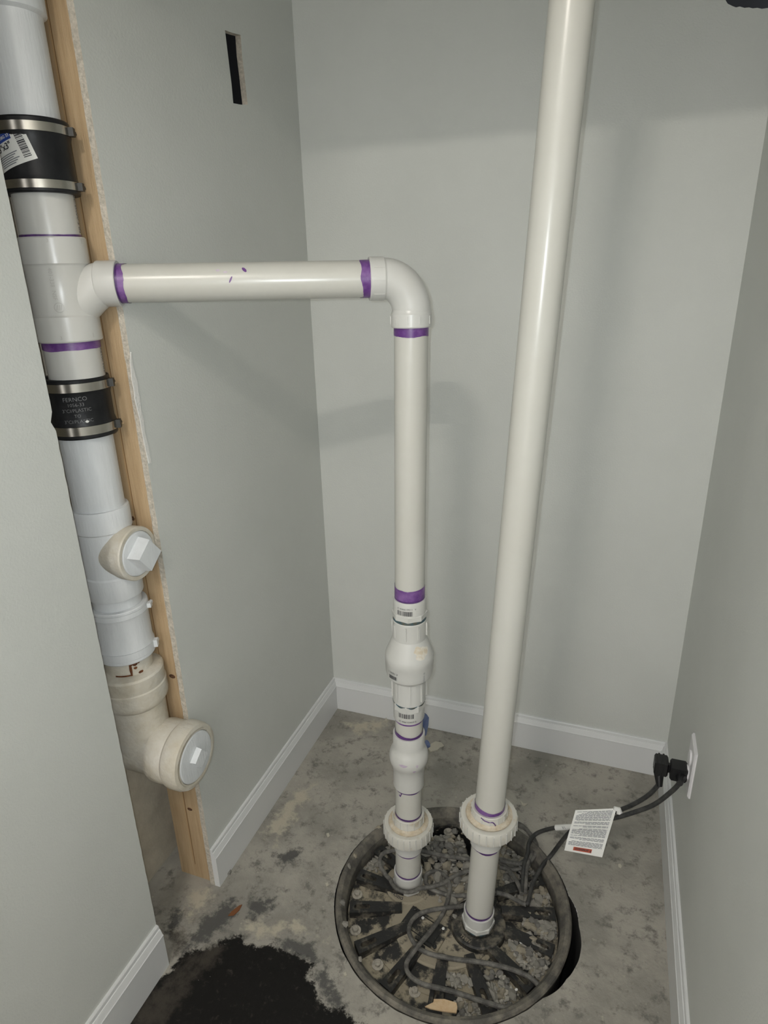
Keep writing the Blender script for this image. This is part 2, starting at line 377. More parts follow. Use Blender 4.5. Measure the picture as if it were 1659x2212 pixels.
FLM = [fl((240, 2230), (372, 2085), (420, 2040), (470, 2020), (500, 2050), (440, 2110), (400, 2170), (360, 2230)), fl((345, 2010), (400, 1990), (440, 2010), (400, 2060), (370, 2085))]
A3 = []
vid = {}; V = []; F = []; A0 = []; A1 = []; A2 = []
def fv(i, j):
    k = (i, j)
    if k in vid: return vid[k]
    x, y = gx[i], gy[j]; d = Vector((x - BC.x, y - BC.y)); a = math.atan2(d.y, d.x); r = hole_r(a)
    if d.length < r: x, y = BC.x + math.cos(a) * r, BC.y + math.sin(a) * r
    vid[k] = len(V); V.append((x, y, 0.0))
    near = -1.0 < x < 0.3 and 0.4 < y
    A0.append(max(-2, min(1.2, max(inside_sd((x, y), q) for q in BLK) / 0.030)) if near else (1.2 if y < 0.5 and x < -0.4 else -2))
    A1.append(max(-2, min(1.0, max(inside_sd((x, y), q) for q in GRY) / 0.022)) if near else -2)
    A2.append(max(-2, min(1.0, max(inside_sd((x, y), q) for q in PAL) / 0.030)) if near else -2)
    A3.append(max(-2, min(0.8, max(inside_sd((x, y), q) for q in FLM) / 0.030)) if near else -2)
    return vid[k]
for i in range(len(gx) - 1):
    for j in range(len(gy) - 1):
        ins = 0
        for ii, jj in ((i, j), (i + 1, j), (i + 1, j + 1), (i, j + 1)):
            dx, dy = gx[ii] - BC.x, gy[jj] - BC.y
            if math.hypot(dx, dy) < hole_r(math.atan2(dy, dx)): ins += 1
        if ins < 4: F.append((fv(i, j), fv(i + 1, j), fv(i + 1, j + 1), fv(i, j + 1)))
me = bpy.data.meshes.new('floor'); me.from_pydata(V, [], F); me.update()
for nm, arr in (('black_mastic', A0), ('grey_smear', A1), ('pale_patch', A2), ('brown_film', A3)):
    at = me.attributes.new(nm, 'FLOAT', 'POINT'); at.data.foreach_set('value', arr)
me.materials.append(m_floor)
floor = bpy.data.objects.new('floor', me); COL.objects.link(floor); struct(floor)
b = MB(); seg = 160                                                # cut side of the slab, coloured near-black for the shade in the gap
P = []
for z in (0.0, -0.41):
    for k in range(seg):
        a = 2 * math.pi * k / seg; P.append((BC.x + math.cos(a) * hole_r(a), BC.y + math.sin(a) * hole_r(a), z))
b.add(P, [(k, (k + 1) % seg, seg + (k + 1) % seg, seg + k) for k in range(seg)])
e_ = b.build('slab_edge', mat('slab_gap_shade', (0.03, 0.028, 0.025), 0.95), floor)
b = MB().box((BC.x - 0.35, BC.y - 0.35, -0.43), (BC.x + 0.35, BC.y + 0.35, -0.40)); b.build('pit_soil', m_dark, floor)

# ------------------------------------------------------------------ stud in the wall bay
stud = thing('wall_stud', (-0.846, 0.934, 0), 'bare pine stud beside the white drain stack, behind the cut wall edge', 'stud')
SX0, SX1, SY = -0.890, XL - DT - 0.0015, 0.9155
b = MB()
P = [(SX0, SY + 0.003, 0), (SX0 + 0.003, SY, 0), (SX1 - 0.003, SY, 0), (SX1, SY + 0.003, 0), (SX1, SY + 0.038, 0), (SX0, SY + 0.038, 0)]
n = len(P); b.add(P + [(x, y, ZC - 0.002) for x, y, z in P], [(i, (i + 1) % n, n + (i + 1) % n, n + i) for i in range(n)] + [tuple(range(n)), tuple(range(n, 2 * n))])
b.build('timber', m_wood, stud)
xm = -0.8425
b = MB().box((xm - 0.0008, SY - 0.0004, 0.04), (xm + 0.0008, SY + 0.001, ZC - 0.01)); b.build('saw_groove', m_sawline, stud)
MB().box((xm - 0.0035, SY - 0.0007, 0.05), (xm - 0.0010, SY + 0.001, ZC - 0.01)).build('saw_ridge', mat('saw_ridge_wood', (0.50, 0.34, 0.18), 0.7), stud)
for px, py, rr in ((372, 1461, 0.006), (410, 1748, 0.0052), (287, 1120, 0.0055)):
    p = on_y(px, py, SY); b = MB()
    b.lathe([(0.0005, -0.0012), (rr * 0.6, -0.0010), (rr, -0.0002), (rr * 1.15, 0.0006)], lambda t: Vector((p.x, SY + t, p.z)), 18, Vector((1.25, 0, 0)), Vector((0, 0, 0.8)))
    b.build('knot', m_knot, stud)

# ------------------------------------------------------------------ plumbing helpers
def band(parent, name, ctr, r, z0, z1, m, amp0=0.0, amp1=0.0, seed=0, a0=0.0, a1=2 * math.pi, seg=72, ex=Vector((1, 0, 0)), ey=Vector((0, 1, 0))):
    """thin coat of primer round a pipe with brushed edges"""
    b = MB(); P = []; full = abs(a1 - a0 - 2 * math.pi) < 1e-4; n = seg if full else seg + 1
    for k in range(n):
        a = a0 + (a1 - a0) * k / seg
        w = lambda s, f: mnoise.noise(Vector((math.cos(a) * f, math.sin(a) * f, s + seed * 3.1)))
        lo = z0 + amp0 * (w(0, 1.2) + 0.12 * w(5, 7)); hi = z1 + amp1 * (w(9, 1.2) + 0.12 * w(14, 7))
        for q in (0, 0.5, 1):
            t = lo + (hi - lo) * q; P.append(ctr(t) + ex * (r * math.cos(a)) + ey * (r * math.sin(a)))
    F = []
    for k in range(n if full else n - 1):
        q = (k + 1) % n
        for i in range(2): F.append((k * 3 + i, q * 3 + i, q * 3 + i + 1, k * 3 + i + 1))
    b.add(P, F); return b.build(name, m, parent)
def wrap(vf, ctr, r, th, zc, rot=0.0, dr=0.0004):
    """2D mesh wrapped round an upright cylinder; reads correctly from outside"""
    vs, fs = vf; c, s = math.cos(rot), math.sin(rot); P = []
    for u, v in vs:
        u, v = u * c - v * s, u * s + v * c
        a = th + u / r; P.append(ctr(zc + v) + Vector((math.cos(a), math.sin(a), 0)) * (r + dr))
    return P, fs
def grid2d(x0, x1, y0, y1, nx=8, ny=4):
    vs = [(x0 + (x1 - x0) * i / nx, y0 + (y1 - y0) * j / ny) for j in range(ny + 1) for i in range(nx + 1)]
    return vs, [(j * (nx + 1) + i, j * (nx + 1) + i + 1, (j + 1) * (nx + 1) + i + 1, (j + 1) * (nx + 1) + i) for j in range(ny) for i in range(nx)]
def bars2d(x0, x1, y0, y1, n, rnd):
    vs, fs = [], []; x = x0
    while x < x1:
        wd = rnd.choice((1, 1, 2, 3)) * (x1 - x0) / n * 0.5; gp = rnd.choice((1, 1, 2)) * (x1 - x0) / n * 0.5
        k = len(vs); e = min(x + wd, x1); vs += [(x, y0), (e, y0), (e, y1), (x, y1)]; fs.append((k, k + 1, k + 2, k + 3)); x += wd + gp
    return vs, fs
def to_cam(p):
    return math.atan2(-p[1], -p[0])                                # heading from a point to the camera (camera stands at x=y=0)
def rib_ring(parent, ctr, r, z0, z1, n, wd, hgt, m, name='rib', phase=0.0):
    for k in range(n):
        a = 2 * math.pi * k / n + phase; er = Vector((math.cos(a), math.sin(a), 0)); et = Vector((-math.sin(a), math.cos(a), 0))
        b = MB(); zm = (z0 + z1) / 2; c = ctr(zm) + er * (r + hgt / 2 - 0.0006)
        b.obox(c, er, et, Vector((0, 0, 1)), (hgt / 2 + 0.0006, wd / 2, (z1 - z0) / 2)); b.build(name, m, parent, smooth=False)
def solid(prof): return [(0.0006, prof[0][1])] + prof + [(0.0006, prof[-1][1])]

# ------------------------------------------------------------------ discharge pipe (from the pit lid to the stack)
def AX(z): return Vector((-0.3605 + (z - 0.05) * 0.0078, 1.085 + (z - 0.05) * 0.0285, z))
mid0 = AX(0.3)
thm = to_cam(mid0)
def fz(row, r): return front_z(row, -0.357 + 0.0, 1.10, r)
dp = thing('discharge_pipe', AX(-0.035), 'white plastic discharge pipe with two valves rising from the lid and turning to the stack', 'pipe')
RP = 0.03015
def seg_(parent, name, prof, m, ctr=AX, n=56, **k): return MB().lathe(solid(prof), ctr, n, **k).build(name, m, parent)
Z = {k: fz(r, R) for k, r, R in (('hexb', 1926, .036), ('adt', 1893, .034), ('tail', 1841, .033), ('nutb', 1833.4, .057), ('nutt', 1807.7, .057), ('sockb', 1791.6, .036), ('sockt', 1772, .036),
     ('bvb', 1711, .034), ('bvs0', 1676.7, .036), ('bvt', 1600, .035), ('ad2b', 1565, .0335), ('hx2b', 1537, .0365), ('cvb', 1530, .0345), ('cvb2', 1489.5, .050), ('cvl2', 1453, .05), ('cvl', 1438, .05),
     ('cvn', 1394.6, .0345), ('cvt', 1354, .0345), ('hx1b', 1350, .0365), ('hx1t', 1338.5, .0365), ('ad1t', 1308, .0335), ('elb', 712, .0357), ('elt', 681, .0357))}
def hexring(parent, name, ctr, r, z0, z1, m, n=8, ph=0.3):
    b = MB(); b.lathe(solid([(r * 0.96, z0), (r, z0 + 0.0015), (r, z1 - 0.0015), (r * 0.95, z1)]), ctr, n, phase=ph); return b.build(name, m, parent, smooth=False)
# lowest threaded adapter
seg_(dp, 'threaded_adapter', [(0.0325, Z['hexb'] + 0.006), (0.0335, Z['hexb'] + 0.012), (0.0340, Z['adt'] - 0.0015), (0.0332, Z['adt']), (0.0300, Z['adt'])], m_fit)
hexring(dp, 'hex_collar', AX, 0.0365, Z['hexb'], Z['hexb'] + 0.016, m_fit)
seg_(dp, 'pipe_length', [(RP, Z['adt'] - 0.01), (RP, Z['nutb'])], m_pvc)
band(dp, 'primer_band', AX, RP + 0.0007, Z['adt'] - 0.002, Z['adt'] + 0.0045, m_purpled, 0, 0.0012, 1)
def union(parent, ctr, z_tail, z_nb, z_nt, z_sb, z_st, rn, rs, seed):
    u = MB().lathe(solid([(rs - 0.003, z_tail), (rs - 0.002, z_nb + 0.002), (rs + 0.004, z_nb + 0.004)]), ctr, 56).build('union_tailpiece', m_fit, parent)
    nut = MB().lathe(solid([(rs + 0.006, z_nb - 0.002), (rn - 0.005, z_nb - 0.001), (rn - 0.001, z_nb + 0.003), (rn, z_nb + 0.006), (rn, z_nt - 0.004), (rn - 0.0015, z_nt - 0.0005), (rn - 0.004, z_nt), (rn - 0.0115, z_nt - 0.0012), (rn - 0.012, z_nt - 0.004)]), ctr, 72).build('union_nut', m_fitd, parent)
    rib_ring(nut, ctr, rn, z_nb + 0.005, z_nt - 0.003, 26, 0.0016, 0.0016, m_fit)
    MB().lathe([(rs + 0.0006, z_sb + 0.0022), (rs + 0.003, z_sb - 0.0012), (rs + 0.0086, z_sb - 0.0032), (rs + 0.0098, z_nt - 0.0012), (rn - 0.0105, z_nt + 0.0003)], ctr, 56).build('dust_ring', m_dust, parent)
    sk = MB().lathe(solid([(rs + 0.009, z_nt - 0.005), (rs + 0.009, z_sb - 0.004), (rs + 0.001, z_sb - 0.001), (rs, z_sb + 0.002), (rs, z_st - 0.001), (rs - 0.001, z_st), (RP + 0.001, z_st), (RP + 0.0005, z_st - 0.002)]), ctr, 56).build('union_socket', m_fitd, parent)
    rib_ring(sk, ctr, rs, z_sb + 0.002, z_st - 0.003, 14, 0.0014, 0.0012, m_fit)
    band(parent, 'primer_band', ctr, rs - 0.0035, z_st + 0.0002, z_st + 0.0008, m_purpled, 0, 0, seed)
union(dp, AX, Z['tail'] - 0.005, Z['nutb'], Z['nutt'], Z['sockb'] + 0.003, Z['sockt'], 0.0570, 0.0360, 2)
band(dp, 'primer_band', AX, RP + 0.0006, Z['tail'] - 0.010, Z['tail'] - 0.003, m_purpled, 0.001, 0, 3)
seg_(dp, 'pipe_length', [(RP, Z['sockt'] - 0.02), (RP, Z['bvb'] + 0.01)], m_pvc)
band(dp, 'primer_band', AX, RP + 0.0006, Z['sockt'] - 0.001, Z['sockt'] + 0.004, m_purpled, 0, 0.0014, 4)
band(dp, 'primer_band', AX, RP + 0.0006, Z['bvb'] - 0.005, Z['bvb'] + 0.002, m_purpled, 0.0018, 0, 5)
# dried drip of primer
b = MB(); th = thm - 0.55
b.tube([AX(z) + Vector((math.cos(th + d), math.sin(th + d), 0)) * (RP + 0.0005) for z, d in ((Z['bvb'], 0.0), (Z['bvb'] - 0.006, -0.02), (Z['bvb'] - 0.014, -0.1), (Z['bvb'] - 0.011, -0.22))], 0.0013, 6); b.build('primer_drip', m_purpled, dp)
# ball valve
bz0, bz1 = Z['bvb'], Z['bvt']
zc_b = bz0 + (bz1 - bz0) * 0.56; RB = 0.0435
prof = [(RP, bz0), (0.0335, bz0), (0.0345, bz0 + 0.002), (0.0345, Z['bvs0'] - 0.012)]
for k in range(-8, 9):
    a = k / 9 * 1.02; r = RB * math.cos(a)
    if r > 0.0352: prof.append((r, zc_b + RB * math.sin(a) * 1.0))
prof += [(0.0352, bz1 - 0.030), (0.0352, bz1 - 0.002), (0.0345, bz1), (0.0312, bz1), (0.0306, bz1 - 0.006)]
prof = sorted(prof[:4], key=lambda q: q[1]) + sorted([q for q in prof[4:-4] if prof[3][1] < q[1] < bz1 - 0.029], key=lambda q: q[1]) + prof[-4:]
bv = seg_(dp, 'ball_valve', prof, m_fit)
band(dp, 'primer_band', AX, RP + 0.0009, bz1 - 0.003, bz1 + 0.008, m_purpled, 0, 0.004, 6)
# valve handle, on the far right side
hd = Vector((math.cos(thm + 2.25), math.sin(thm + 2.25), 0)); hc = AX(bz1 + 0.004) + hd * 0.038
b = MB(); up = Vector((0, 0, 1)); ht = hd.cross(up)
P = []
for s in (-0.005, 0.005):
    for u, v in ((-0.012, -0.036), (0.010, -0.036), (0.018, -0.012), (0.020, 0.008), (0.012, 0.020), (0.0, 0.024), (-0.012, 0.020), (-0.016, 0.0)): P.append(hc + ht * s + hd * (u * 0.8) + up * v)
b.add(P, [tuple(range(8)), tuple(reversed(range(8, 16)))] + [(i, (i + 1) % 8, 8 + (i + 1) % 8, 8 + i) for i in range(8)])
hh = b.build('valve_handle', m_handle, bv, smooth=False); hh['label'] = 'blue plastic valve handle'
MB().tube([AX(zc_b) + hd * 0.03, AX(zc_b) + hd * 0.056], 0.009, 16).build('valve_stem', m_handle, bv)
for th_, dz, sx, sy in ((-0.30, 0.004, 0.009, 0.0035), (0.42, 0.002, 0.003, 0.004), (0.28, -0.012, 0.0035, 0.003)):   # purple dabs on the valve
    b = MB(); rr = RB + 0.0002; vs = []
    for k in range(12):
        a = 2 * math.pi * k / 12; vs.append((sx * math.cos(a) * (1 + 0.3 * math.sin(3 * a)), sy * math.sin(a)))
    P = []
    for u, v in vs:
        zz = dz + v; r = math.sqrt(max(RB * RB - zz * zz, 1e-4)) + 0.0004; aa = thm + th_ + u / r
        P.append(AX(zc_b + zz) + Vector((math.cos(aa), math.sin(aa), 0)) * r)
    b.add(P, [tuple(range(12))]); b.build('primer_dab', m_purplel, bv)
# pipe, lower adapter, check valve, upper adapter
seg_(dp, 'pipe_length', [(RP, bz1 - 0.02), (RP, Z['ad2b'] + 0.01)], m_pvc)
band(dp, 'primer_band', AX, RP + 0.0006, Z['ad2b'] - 0.0055, Z['ad2b'] + 0.002, m_purple, 0.0012, 0, 7)
ad = seg_(dp, 'threaded_adapter', [(RP, Z['ad2b']), (0.0330, Z['ad2b']), (0.0338, Z['ad2b'] + 0.003), (0.0338, Z['hx2b'] - 0.004)], m_fit)
hexring(dp, 'hex_collar', AX, 0.0368, Z['hx2b'] - 0.007, Z['cvb'] + 0.002, m_fit, ph=0.1)
rnd = random.Random(3)
def barcode(parent, ctr, r, th, zc, wd, ht_, under=True):
    b = MB(); b.add(*wrap(bars2d(-wd / 2, wd / 2, -ht_ / 2, ht_ / 2, 26, rnd), ctr, r, th, zc)); b.build('barcode_print', m_ink, parent, smooth=False)
barcode(ad, AX, 0.0338, thm - 0.22, (Z['ad2b'] + Z['hx2b']) / 2 + 0.004, 0.034, 0.011)
b = MB(); b.add(*wrap(text2d('(7) 4466 034039 8', 0.0052), AX, 0.0338, thm - 0.12, Z['ad2b'] + 0.0075)); b.build('code_print', m_ink, ad, smooth=False)
seg_(dp, 'thread_sealant', [(0.0340, Z['cvb'] - 0.003), (0.0352, Z['cvb'] + 0.001), (0.0340, Z['cvb'] + 0.003)], m_teal)
cvb = MB().lathe(solid([(0.031, Z['cvb'] + 0.001), (0.0348, Z['cvb'] + 0.0025), (0.0352, Z['cvb2'] + 0.002), (0.0360, Z['cvb2'] + 0.001), (0.0410, Z['cvb2'] + 0.0005), (0.0480, Z['cvb2'] + 0.009), (0.0502, Z['cvb2'] + 0.019),
     (0.0508, Z['cvl2']), (0.0512, Z['cvl2'] + 0.001), (0.0512, Z['cvl'] - 0.001), (0.0505, Z['cvl'] + 0.001), (0.0488, Z['cvl'] + 0.006), (0.0360, Z['cvn'] - 0.001), (0.0350, Z['cvn'] + 0.001), (0.0348, Z['cvt'] - 0.002), (0.0335, Z['cvt'])]), AX, 64).build('check_valve', m_fit, dp)
rib_ring(cvb, AX, 0.0348, Z['cvn'] + 0.008, Z['cvt'] - 0.006, 8, 0.0036, 0.0030, m_fit, phase=thm - 0.24)
rib_ring(cvb, AX, 0.0350, Z['cvb'] + 0.010, Z['cvb2'] + 0.002, 8, 0.0036, 0.0030, m_fit, phase=thm + 0.02)
zl = (Z['cvb2'] + Z['cvl2']) / 2 + 0.007
b = MB(); b.add(*wrap(bars2d(-0.011, 0.009, -0.0045, 0.0035, 20, rnd), AX, 0.0512, thm - 0.72, zl - 0.006)); b.build('barcode_print', m_ink, cvb, smooth=False)
b = MB(); b.add(*wrap(text2d('1 24301 V', 0.0062), AX, 0.0512, thm - 0.74, zl + 0.0035)); b.build('code_print', m_ink, cvb, smooth=False)
b = MB(); b.add(*wrap(text2d('2024 01 02', 0.0052), AX, 0.0514, thm + 0.62, zl - 0.004, rot=math.pi / 2)); b.build('date_print', m_inkg, cvb, smooth=False)
b = MB(); P = []; z0_, z1_ = Z['cvl'] + 0.006, Z['cvn'] - 0.001; nr = 5; ns = 26   # dried dirt on the shoulder of the valve
for q in range(nr + 1):
    for k in range(ns):
        a = 2 * math.pi * k / ns; g = (1 + 0.20 * math.sin(3 * a + 1) + 0.10 * math.sin(7 * a)) * (q / nr if q else 0.02)
        u, v = 0.017 * math.cos(a) * g, max(0.02, min(0.98, 0.46 + 0.42 * math.sin(a) * g))
        r = 0.0488 + (0.0360 - 0.0488) * v + 0.0005; aa = thm + 0.60 + u / 0.043
        P.append(AX(z0_ + (z1_ - z0_) * v) + Vector((math.cos(aa), math.sin(aa), 0)) * r)
b.add(P, [(q * ns + k, q * ns + (k + 1) % ns, (q + 1) * ns + (k + 1) % ns, (q + 1) * ns + k) for q in range(nr) for k in range(ns)]); b.build('dirt_smear', mat('tan_smear', (0.62, 0.54, 0.41), 0.8, (0.72, 0.69, 0.62), 60, 1.0, lo=.4, hi=.55), cvb)
seg_(dp, 'thread_sealant', [(0.0325, Z['cvt'] - 0.002), (0.0345, Z['cvt'] + 0.001), (0.0335, Z['hx1b'] + 0.002)], m_teal)
hexring(dp, 'hex_collar', AX, 0.0370, Z['hx1b'], Z['hx1t'] + 0.001, m_fit, ph=0.22)
ad = seg_(dp, 'threaded_adapter', [(0.0338, Z['hx1t']), (0.0338, Z['ad1t'] - 0.002), (0.0330, Z['ad1t']), (RP, Z['ad1t'])], m_fit)
barcode(ad, AX, 0.0338, thm - 0.32, Z['hx1t'] + 0.0085, 0.032, 0.010)
b = MB(); b.add(*wrap(text2d('(7) 44666 09511   V', 0.0050), AX, 0.0338, thm - 0.22, Z['hx1t'] + 0.018)); b.build('code_print', m_ink, ad, smooth=False)
# long riser
ZH = 1.348                                                          # level of the horizontal run at the elbow
seg_(dp, 'pipe_length', [(RP, Z['ad1t'] - 0.01), (RP, Z['elb'] + 0.01)], m_pvc)
band(dp, 'primer_band', AX, RP + 0.0006, Z['ad1t'] - 0.001, Z['ad1t'] + 0.028, m_purple, 0, 0.006, 8)
band(dp, 'primer_band', AX, RP + 0.0007, Z['ad1t'] - 0.001, Z['ad1t'] + 0.004, m_purpled, 0, 0.002, 8)
band(dp, 'primer_band', AX, RP + 0.0006, Z['elb'] - 0.015, Z['elb'] + 0.003, m_purple, 0.004, 0, 9)
# run to the stack
ST = Vector((-0.8655, 0.861, 1.353))
EC = AX(ZH)
DH = nrm(EC - ST); SIDE = nrm(Vector((0, 0, 1)).cross(DH)); UPH = DH.cross(SIDE)
def on_run(px, row=607):
    """distance along the run, from the stack, of picture column px"""
    n = Vector((DH.y, -DH.x, 0)); p = on_plane(px, row, ST, n); return (p - ST).dot(DH)
s_hub0, s_hub1 = on_run(211), on_run(258); s_e0, s_e1 = on_run(797), on_run(829)
RUN = lambda t: ST + DH * t
def lat(parent, name, prof, m, n=56): return MB().lathe(solid(prof), RUN, n, SIDE, UPH).build(name, m, parent)
lat(dp, 'pipe_length', [(RP, s_hub1 - 0.02), (RP, s_e0 + 0.02)], m_pvc)
band(dp, 'primer_band', RUN, RP + 0.0006, s_hub1 - 0.002, s_hub1 + 0.013, m_purple, 0, 0.010, 10, ex=SIDE, ey=UPH)
band(dp, 'primer_band', RUN, RP + 0.0008, s_hub1 - 0.002, s_hub1 + 0.003, m_purpled, 0, 0.001, 11, ex=SIDE, ey=UPH)
band(dp, 'primer_band', RUN, RP + 0.0006, s_e0 - 0.015, s_e0 + 0.002, m_purple, 0.006, 0, 12, ex=SIDE, ey=UPH)
NR = nrm(Vector((-DH.y, DH.x, 0))); NR = NR if NR.dot(CAM - ST) > 0 else -NR   # side of the run that faces the camera
for px, py, su, sv, tilt in ((474, 584, 0.0035, 0.0022, 0), (490, 588, 0.0035, 0.0018, 0.3), (530, 583, 0.0032, 0.0045, -0.5), (502, 604, 0.0016, 0.0052, 0.5)):
    b = MB(); s_ = on_run(px, py); d = ray(px, py)
    best = min((a / 100 for a in range(-150, 151)), key=lambda a: abs(row_of(RUN(s_) + (NR * math.cos(a) + UPH * math.sin(a)) * RP) - py))
    P = []
    for k in range(9):
        a = 2 * math.pi * k / 9; u, v = su * math.cos(a), sv * math.sin(a); u, v = u + v * tilt, v
        aa = best + v / RP; P.append(RUN(s_ + u) + (NR * math.cos(aa) + UPH * math.sin(aa)) * (RP + 0.0004))
    b.add(P, [tuple(range(9))]); b.build('primer_dab', m_purplel if tilt >= 0 and su > .003 else m_purple, dp)
# elbow: two hubs and the bend
elbow = lat(dp, 'elbow', [(RP, s_e0), (0.0348, s_e0), (0.0357, s_e0 + 0.0015), (0.0357, s_e1 - 0.001), (0.0342, s_e1 + 0.001), (0.0330, s_e1 + 0.004)], m_fit)
b = MB(); pts = []
s_c = (EC - ST).dot(DH); R1 = s_c - s_e1; R2 = ZH - Z['elt']
for k in range(17):
    a = k / 16 * math.pi / 2
    pts.append(EC - DH * R1 * (1 - math.sin(a)) - Vector((0, 0, 1)) * R2 * (1 - math.cos(a)))
pts = [pts[0] - DH * 0.01] + pts + [AX(Z['elt'] - 0.008)]
b.tube(pts, 0.0338, 40); b.build('elbow_bend', m_fit, elbow)
MB().lathe(solid([(RP, Z['elb']), (0.0350, Z['elb']), (0.0360, Z['elb'] + 0.002), (0.0360, Z['elt'] - 0.001), (0.0345, Z['elt'] + 0.002), (0.0335, Z['elt'] + 0.006)]), AX, 56).build('elbow_hub', m_fit, elbow)
rib_ring(elbow, AX, 0.0358, Z['elb'] + 0.006, Z['elt'] - 0.004, 10, 0.0016, 0.0013, m_fit, phase=thm - 0.2)
for a in (0.55, -0.05, -0.75):                                      # moulded lines on the side hub
    b = MB(); P0 = NR * math.cos(a) + UPH * math.sin(a); T_ = UPH * math.cos(a) - NR * math.sin(a)
    b.obox(RUN((s_e0 + s_e1) / 2 + 0.002) + P0 * 0.0358, DH, T_, P0, ((s_e1 - s_e0) / 2 - 0.004, 0.0007, 0.0006)); b.build('moulded_line', m_fit, elbow, smooth=False)
# sanitary tee in the stack, glued to the run
def SU(z): return Vector((-0.8635, 0.8605, z))
ths = to_cam(SU(1.3))
def su(row, r): return front_z(row, -0.8635, 0.8605, r)
zt = {k: su(r, R) for k, r, R in (('hut', 510, .0505), ('hub', 572, .0505), ('hlt', 683, .0505), ('hlb', 741, .0505), ('c1b', 414, .0535), ('c2t', 821, .0535))}
tee = MB().lathe(solid([(0.0445, zt['hlb']), (0.0495, zt['hlb']), (0.0507, zt['hlb'] + 0.002), (0.0507, zt['hlt'] - 0.002), (0.0490, zt['hlt']), (0.0482, zt['hlt'] + 0.002), (0.0482, zt['hub'] - 0.002), (0.0490, zt['hub']), (0.0507, zt['hub'] + 0.002), (0.0507, zt['hut'] - 0.002), (0.0495, zt['hut']), (0.0445, zt['hut'])]), SU, 64).build('sanitary_tee', m_fit, dp)
b = MB(); pts = []; rr = []
for k in range(15):
    t = k / 14; a = t * math.pi / 2; R_ = s_hub0 + 0.006
    pts.append(ST + DH * (R_ * math.sin(a) ** 1.0) * 1.0 - Vector((0, 0, 1)) * 0.052 * (1 - math.sin(a)) ** 1.3); rr.append(0.0375 - 0.0045 * t)
pts.append(RUN(s_hub0 + 0.012)); rr.append(0.0328)
b.tube(pts, rr, 36); b.build('tee_branch', m_fit, tee)
MB().lathe(solid([(0.0330, s_hub0), (0.0352, s_hub0 + 0.002), (0.0357, s_hub0 + 0.004), (0.0357, s_hub1 - 0.0015), (0.0348, s_hub1), (RP, s_hub1)]), RUN, 56, SIDE, UPH).build('branch_hub', m_fit, tee)
for txt, th, z, sz, rot, r in (('3', -0.12, zt['hut'] - 0.006, 0.008, 0, .0507), ('1', 0.95, zt['hut'] - 0.007, 0.010, 0, .0507), ('3', -0.25, zt['hlb'] + 0.008, 0.008, 0, .0507), ('1', 0.75, zt['hlb'] + 0.009, 0.010, 0, .0507), ('401-338  NSF', -0.22, (zt['hub'] + zt['hlt']) / 2 + 0.010, 0.0085, -math.pi / 2, .0482)):
    b = MB(); b.add(*wrap(text2d(txt, sz), SU, r, ths + th, z, rot, 0.0008)); b.build('moulded_text', m_mark, tee, smooth=False)
b = MB()
zz = zt['hlt'] + 0.013
b.add(*wrap(([((0.0075 if k % 2 == 0 else 0.0066) * math.cos(math.pi * (k // 2) / 14), (0.0075 if k % 2 == 0 else 0.0066) * math.sin(math.pi * (k // 2) / 14)) for k in range(56)], [(2 * k, 2 * ((k + 1) % 28), 2 * ((k + 1) % 28) + 1, 2 * k + 1) for k in range(28)]), SU, .0482, ths - 0.15, zz, 0, 0.0008))
for dx in (-0.0028, 0.0, 0.0028): b.add(*wrap(([(dx - 0.0016, -0.004), (dx - 0.0006, -0.004), (dx + 0.0016, 0.004), (dx + 0.0006, 0.004)], [(0, 1, 2, 3)]), SU, .0482, ths - 0.15, zz, 0, 0.0008))
b.build('moulded_emblem', m_mark, tee, smooth=False)
seg_(dp, 'stack_pipe', [(0.04445, zt['hut'] - 0.02), (0.04445, zt['c1b'] + 0.02)], m_fit, SU)
seg_(dp, 'stack_pipe', [(0.04445, zt['c2t'] - 0.02), (0.04445, zt['hlb'] + 0.02)], m_fit, SU)
band(dp, 'primer_band', SU, 0.0450, zt['hut'] - 0.001, zt['hut'] + 0.0035, m_purpled, 0, 0.002, 13)
band(dp, 'primer_band', SU, 0.0450, zt['hlb'] - 0.013, zt['hlb'] + 0.002, m_purple, 0.004, 0, 14)
b = MB(); b.add(*wrap(text2d('PLASTIC PIPE', 0.009, bold=0.0002), SU, .04445, ths + 1.28, (zt['c2t'] + zt['hlb']) / 2, -math.pi / 2)); b.build('pipe_print', m_inkg, dp, smooth=False)
b = MB(); b.add(*wrap(text2d('PVC-DWV 3 IN', 0.009, bold=0.0002), SU, .04445, ths + 1.28, (zt['c1b'] + zt['hut']) / 2 + 0.006, -math.pi / 2)); b.build('pipe_print', m_inkg, dp, smooth=False)

# ------------------------------------------------------------------ vent pipe
def VX(z): return Vector((-0.1785 + z * 0.0440, 1.030 + z * 0.014, z))
thv = to_cam(VX(0.3))
vp = thing('vent_pipe', VX(-0.03), 'tall white plastic vent pipe leaning right, rising from the lid past the top', 'pipe')
def vz(row, r): return front_z(row, -0.167, 1.034, r)
zv = {k: vz(r, R) for k, r, R in (('hexb', 2023, .036), ('adt', 1993, .034), ('tail', 1841, .033), ('nutb', 1834, .06), ('nutt', 1806.4, .06), ('sockb', 1788.5, .038), ('sockt', 1770.6, .038))}
seg_(vp, 'threaded_adapter', [(0.0330, zv['hexb'] + 0.008), (0.0338, zv['adt'] - 0.0015), (0.0330, zv['adt']), (0.0300, zv['adt'])], m_fit, VX)
hexring(vp, 'hex_collar', VX, 0.0368, zv['hexb'], zv['hexb'] + 0.013, m_fit, ph=0.12)
seg_(vp, 'thread_sealant', [(0.0315, zv['hexb'] - 0.006), (0.0322, zv['hexb'] + 0.002)], m_teal, VX)
seg_(vp, 'pipe_length', [(RP, zv['adt'] - 0.01), (RP, zv['nutb'])], m_pvc, VX)
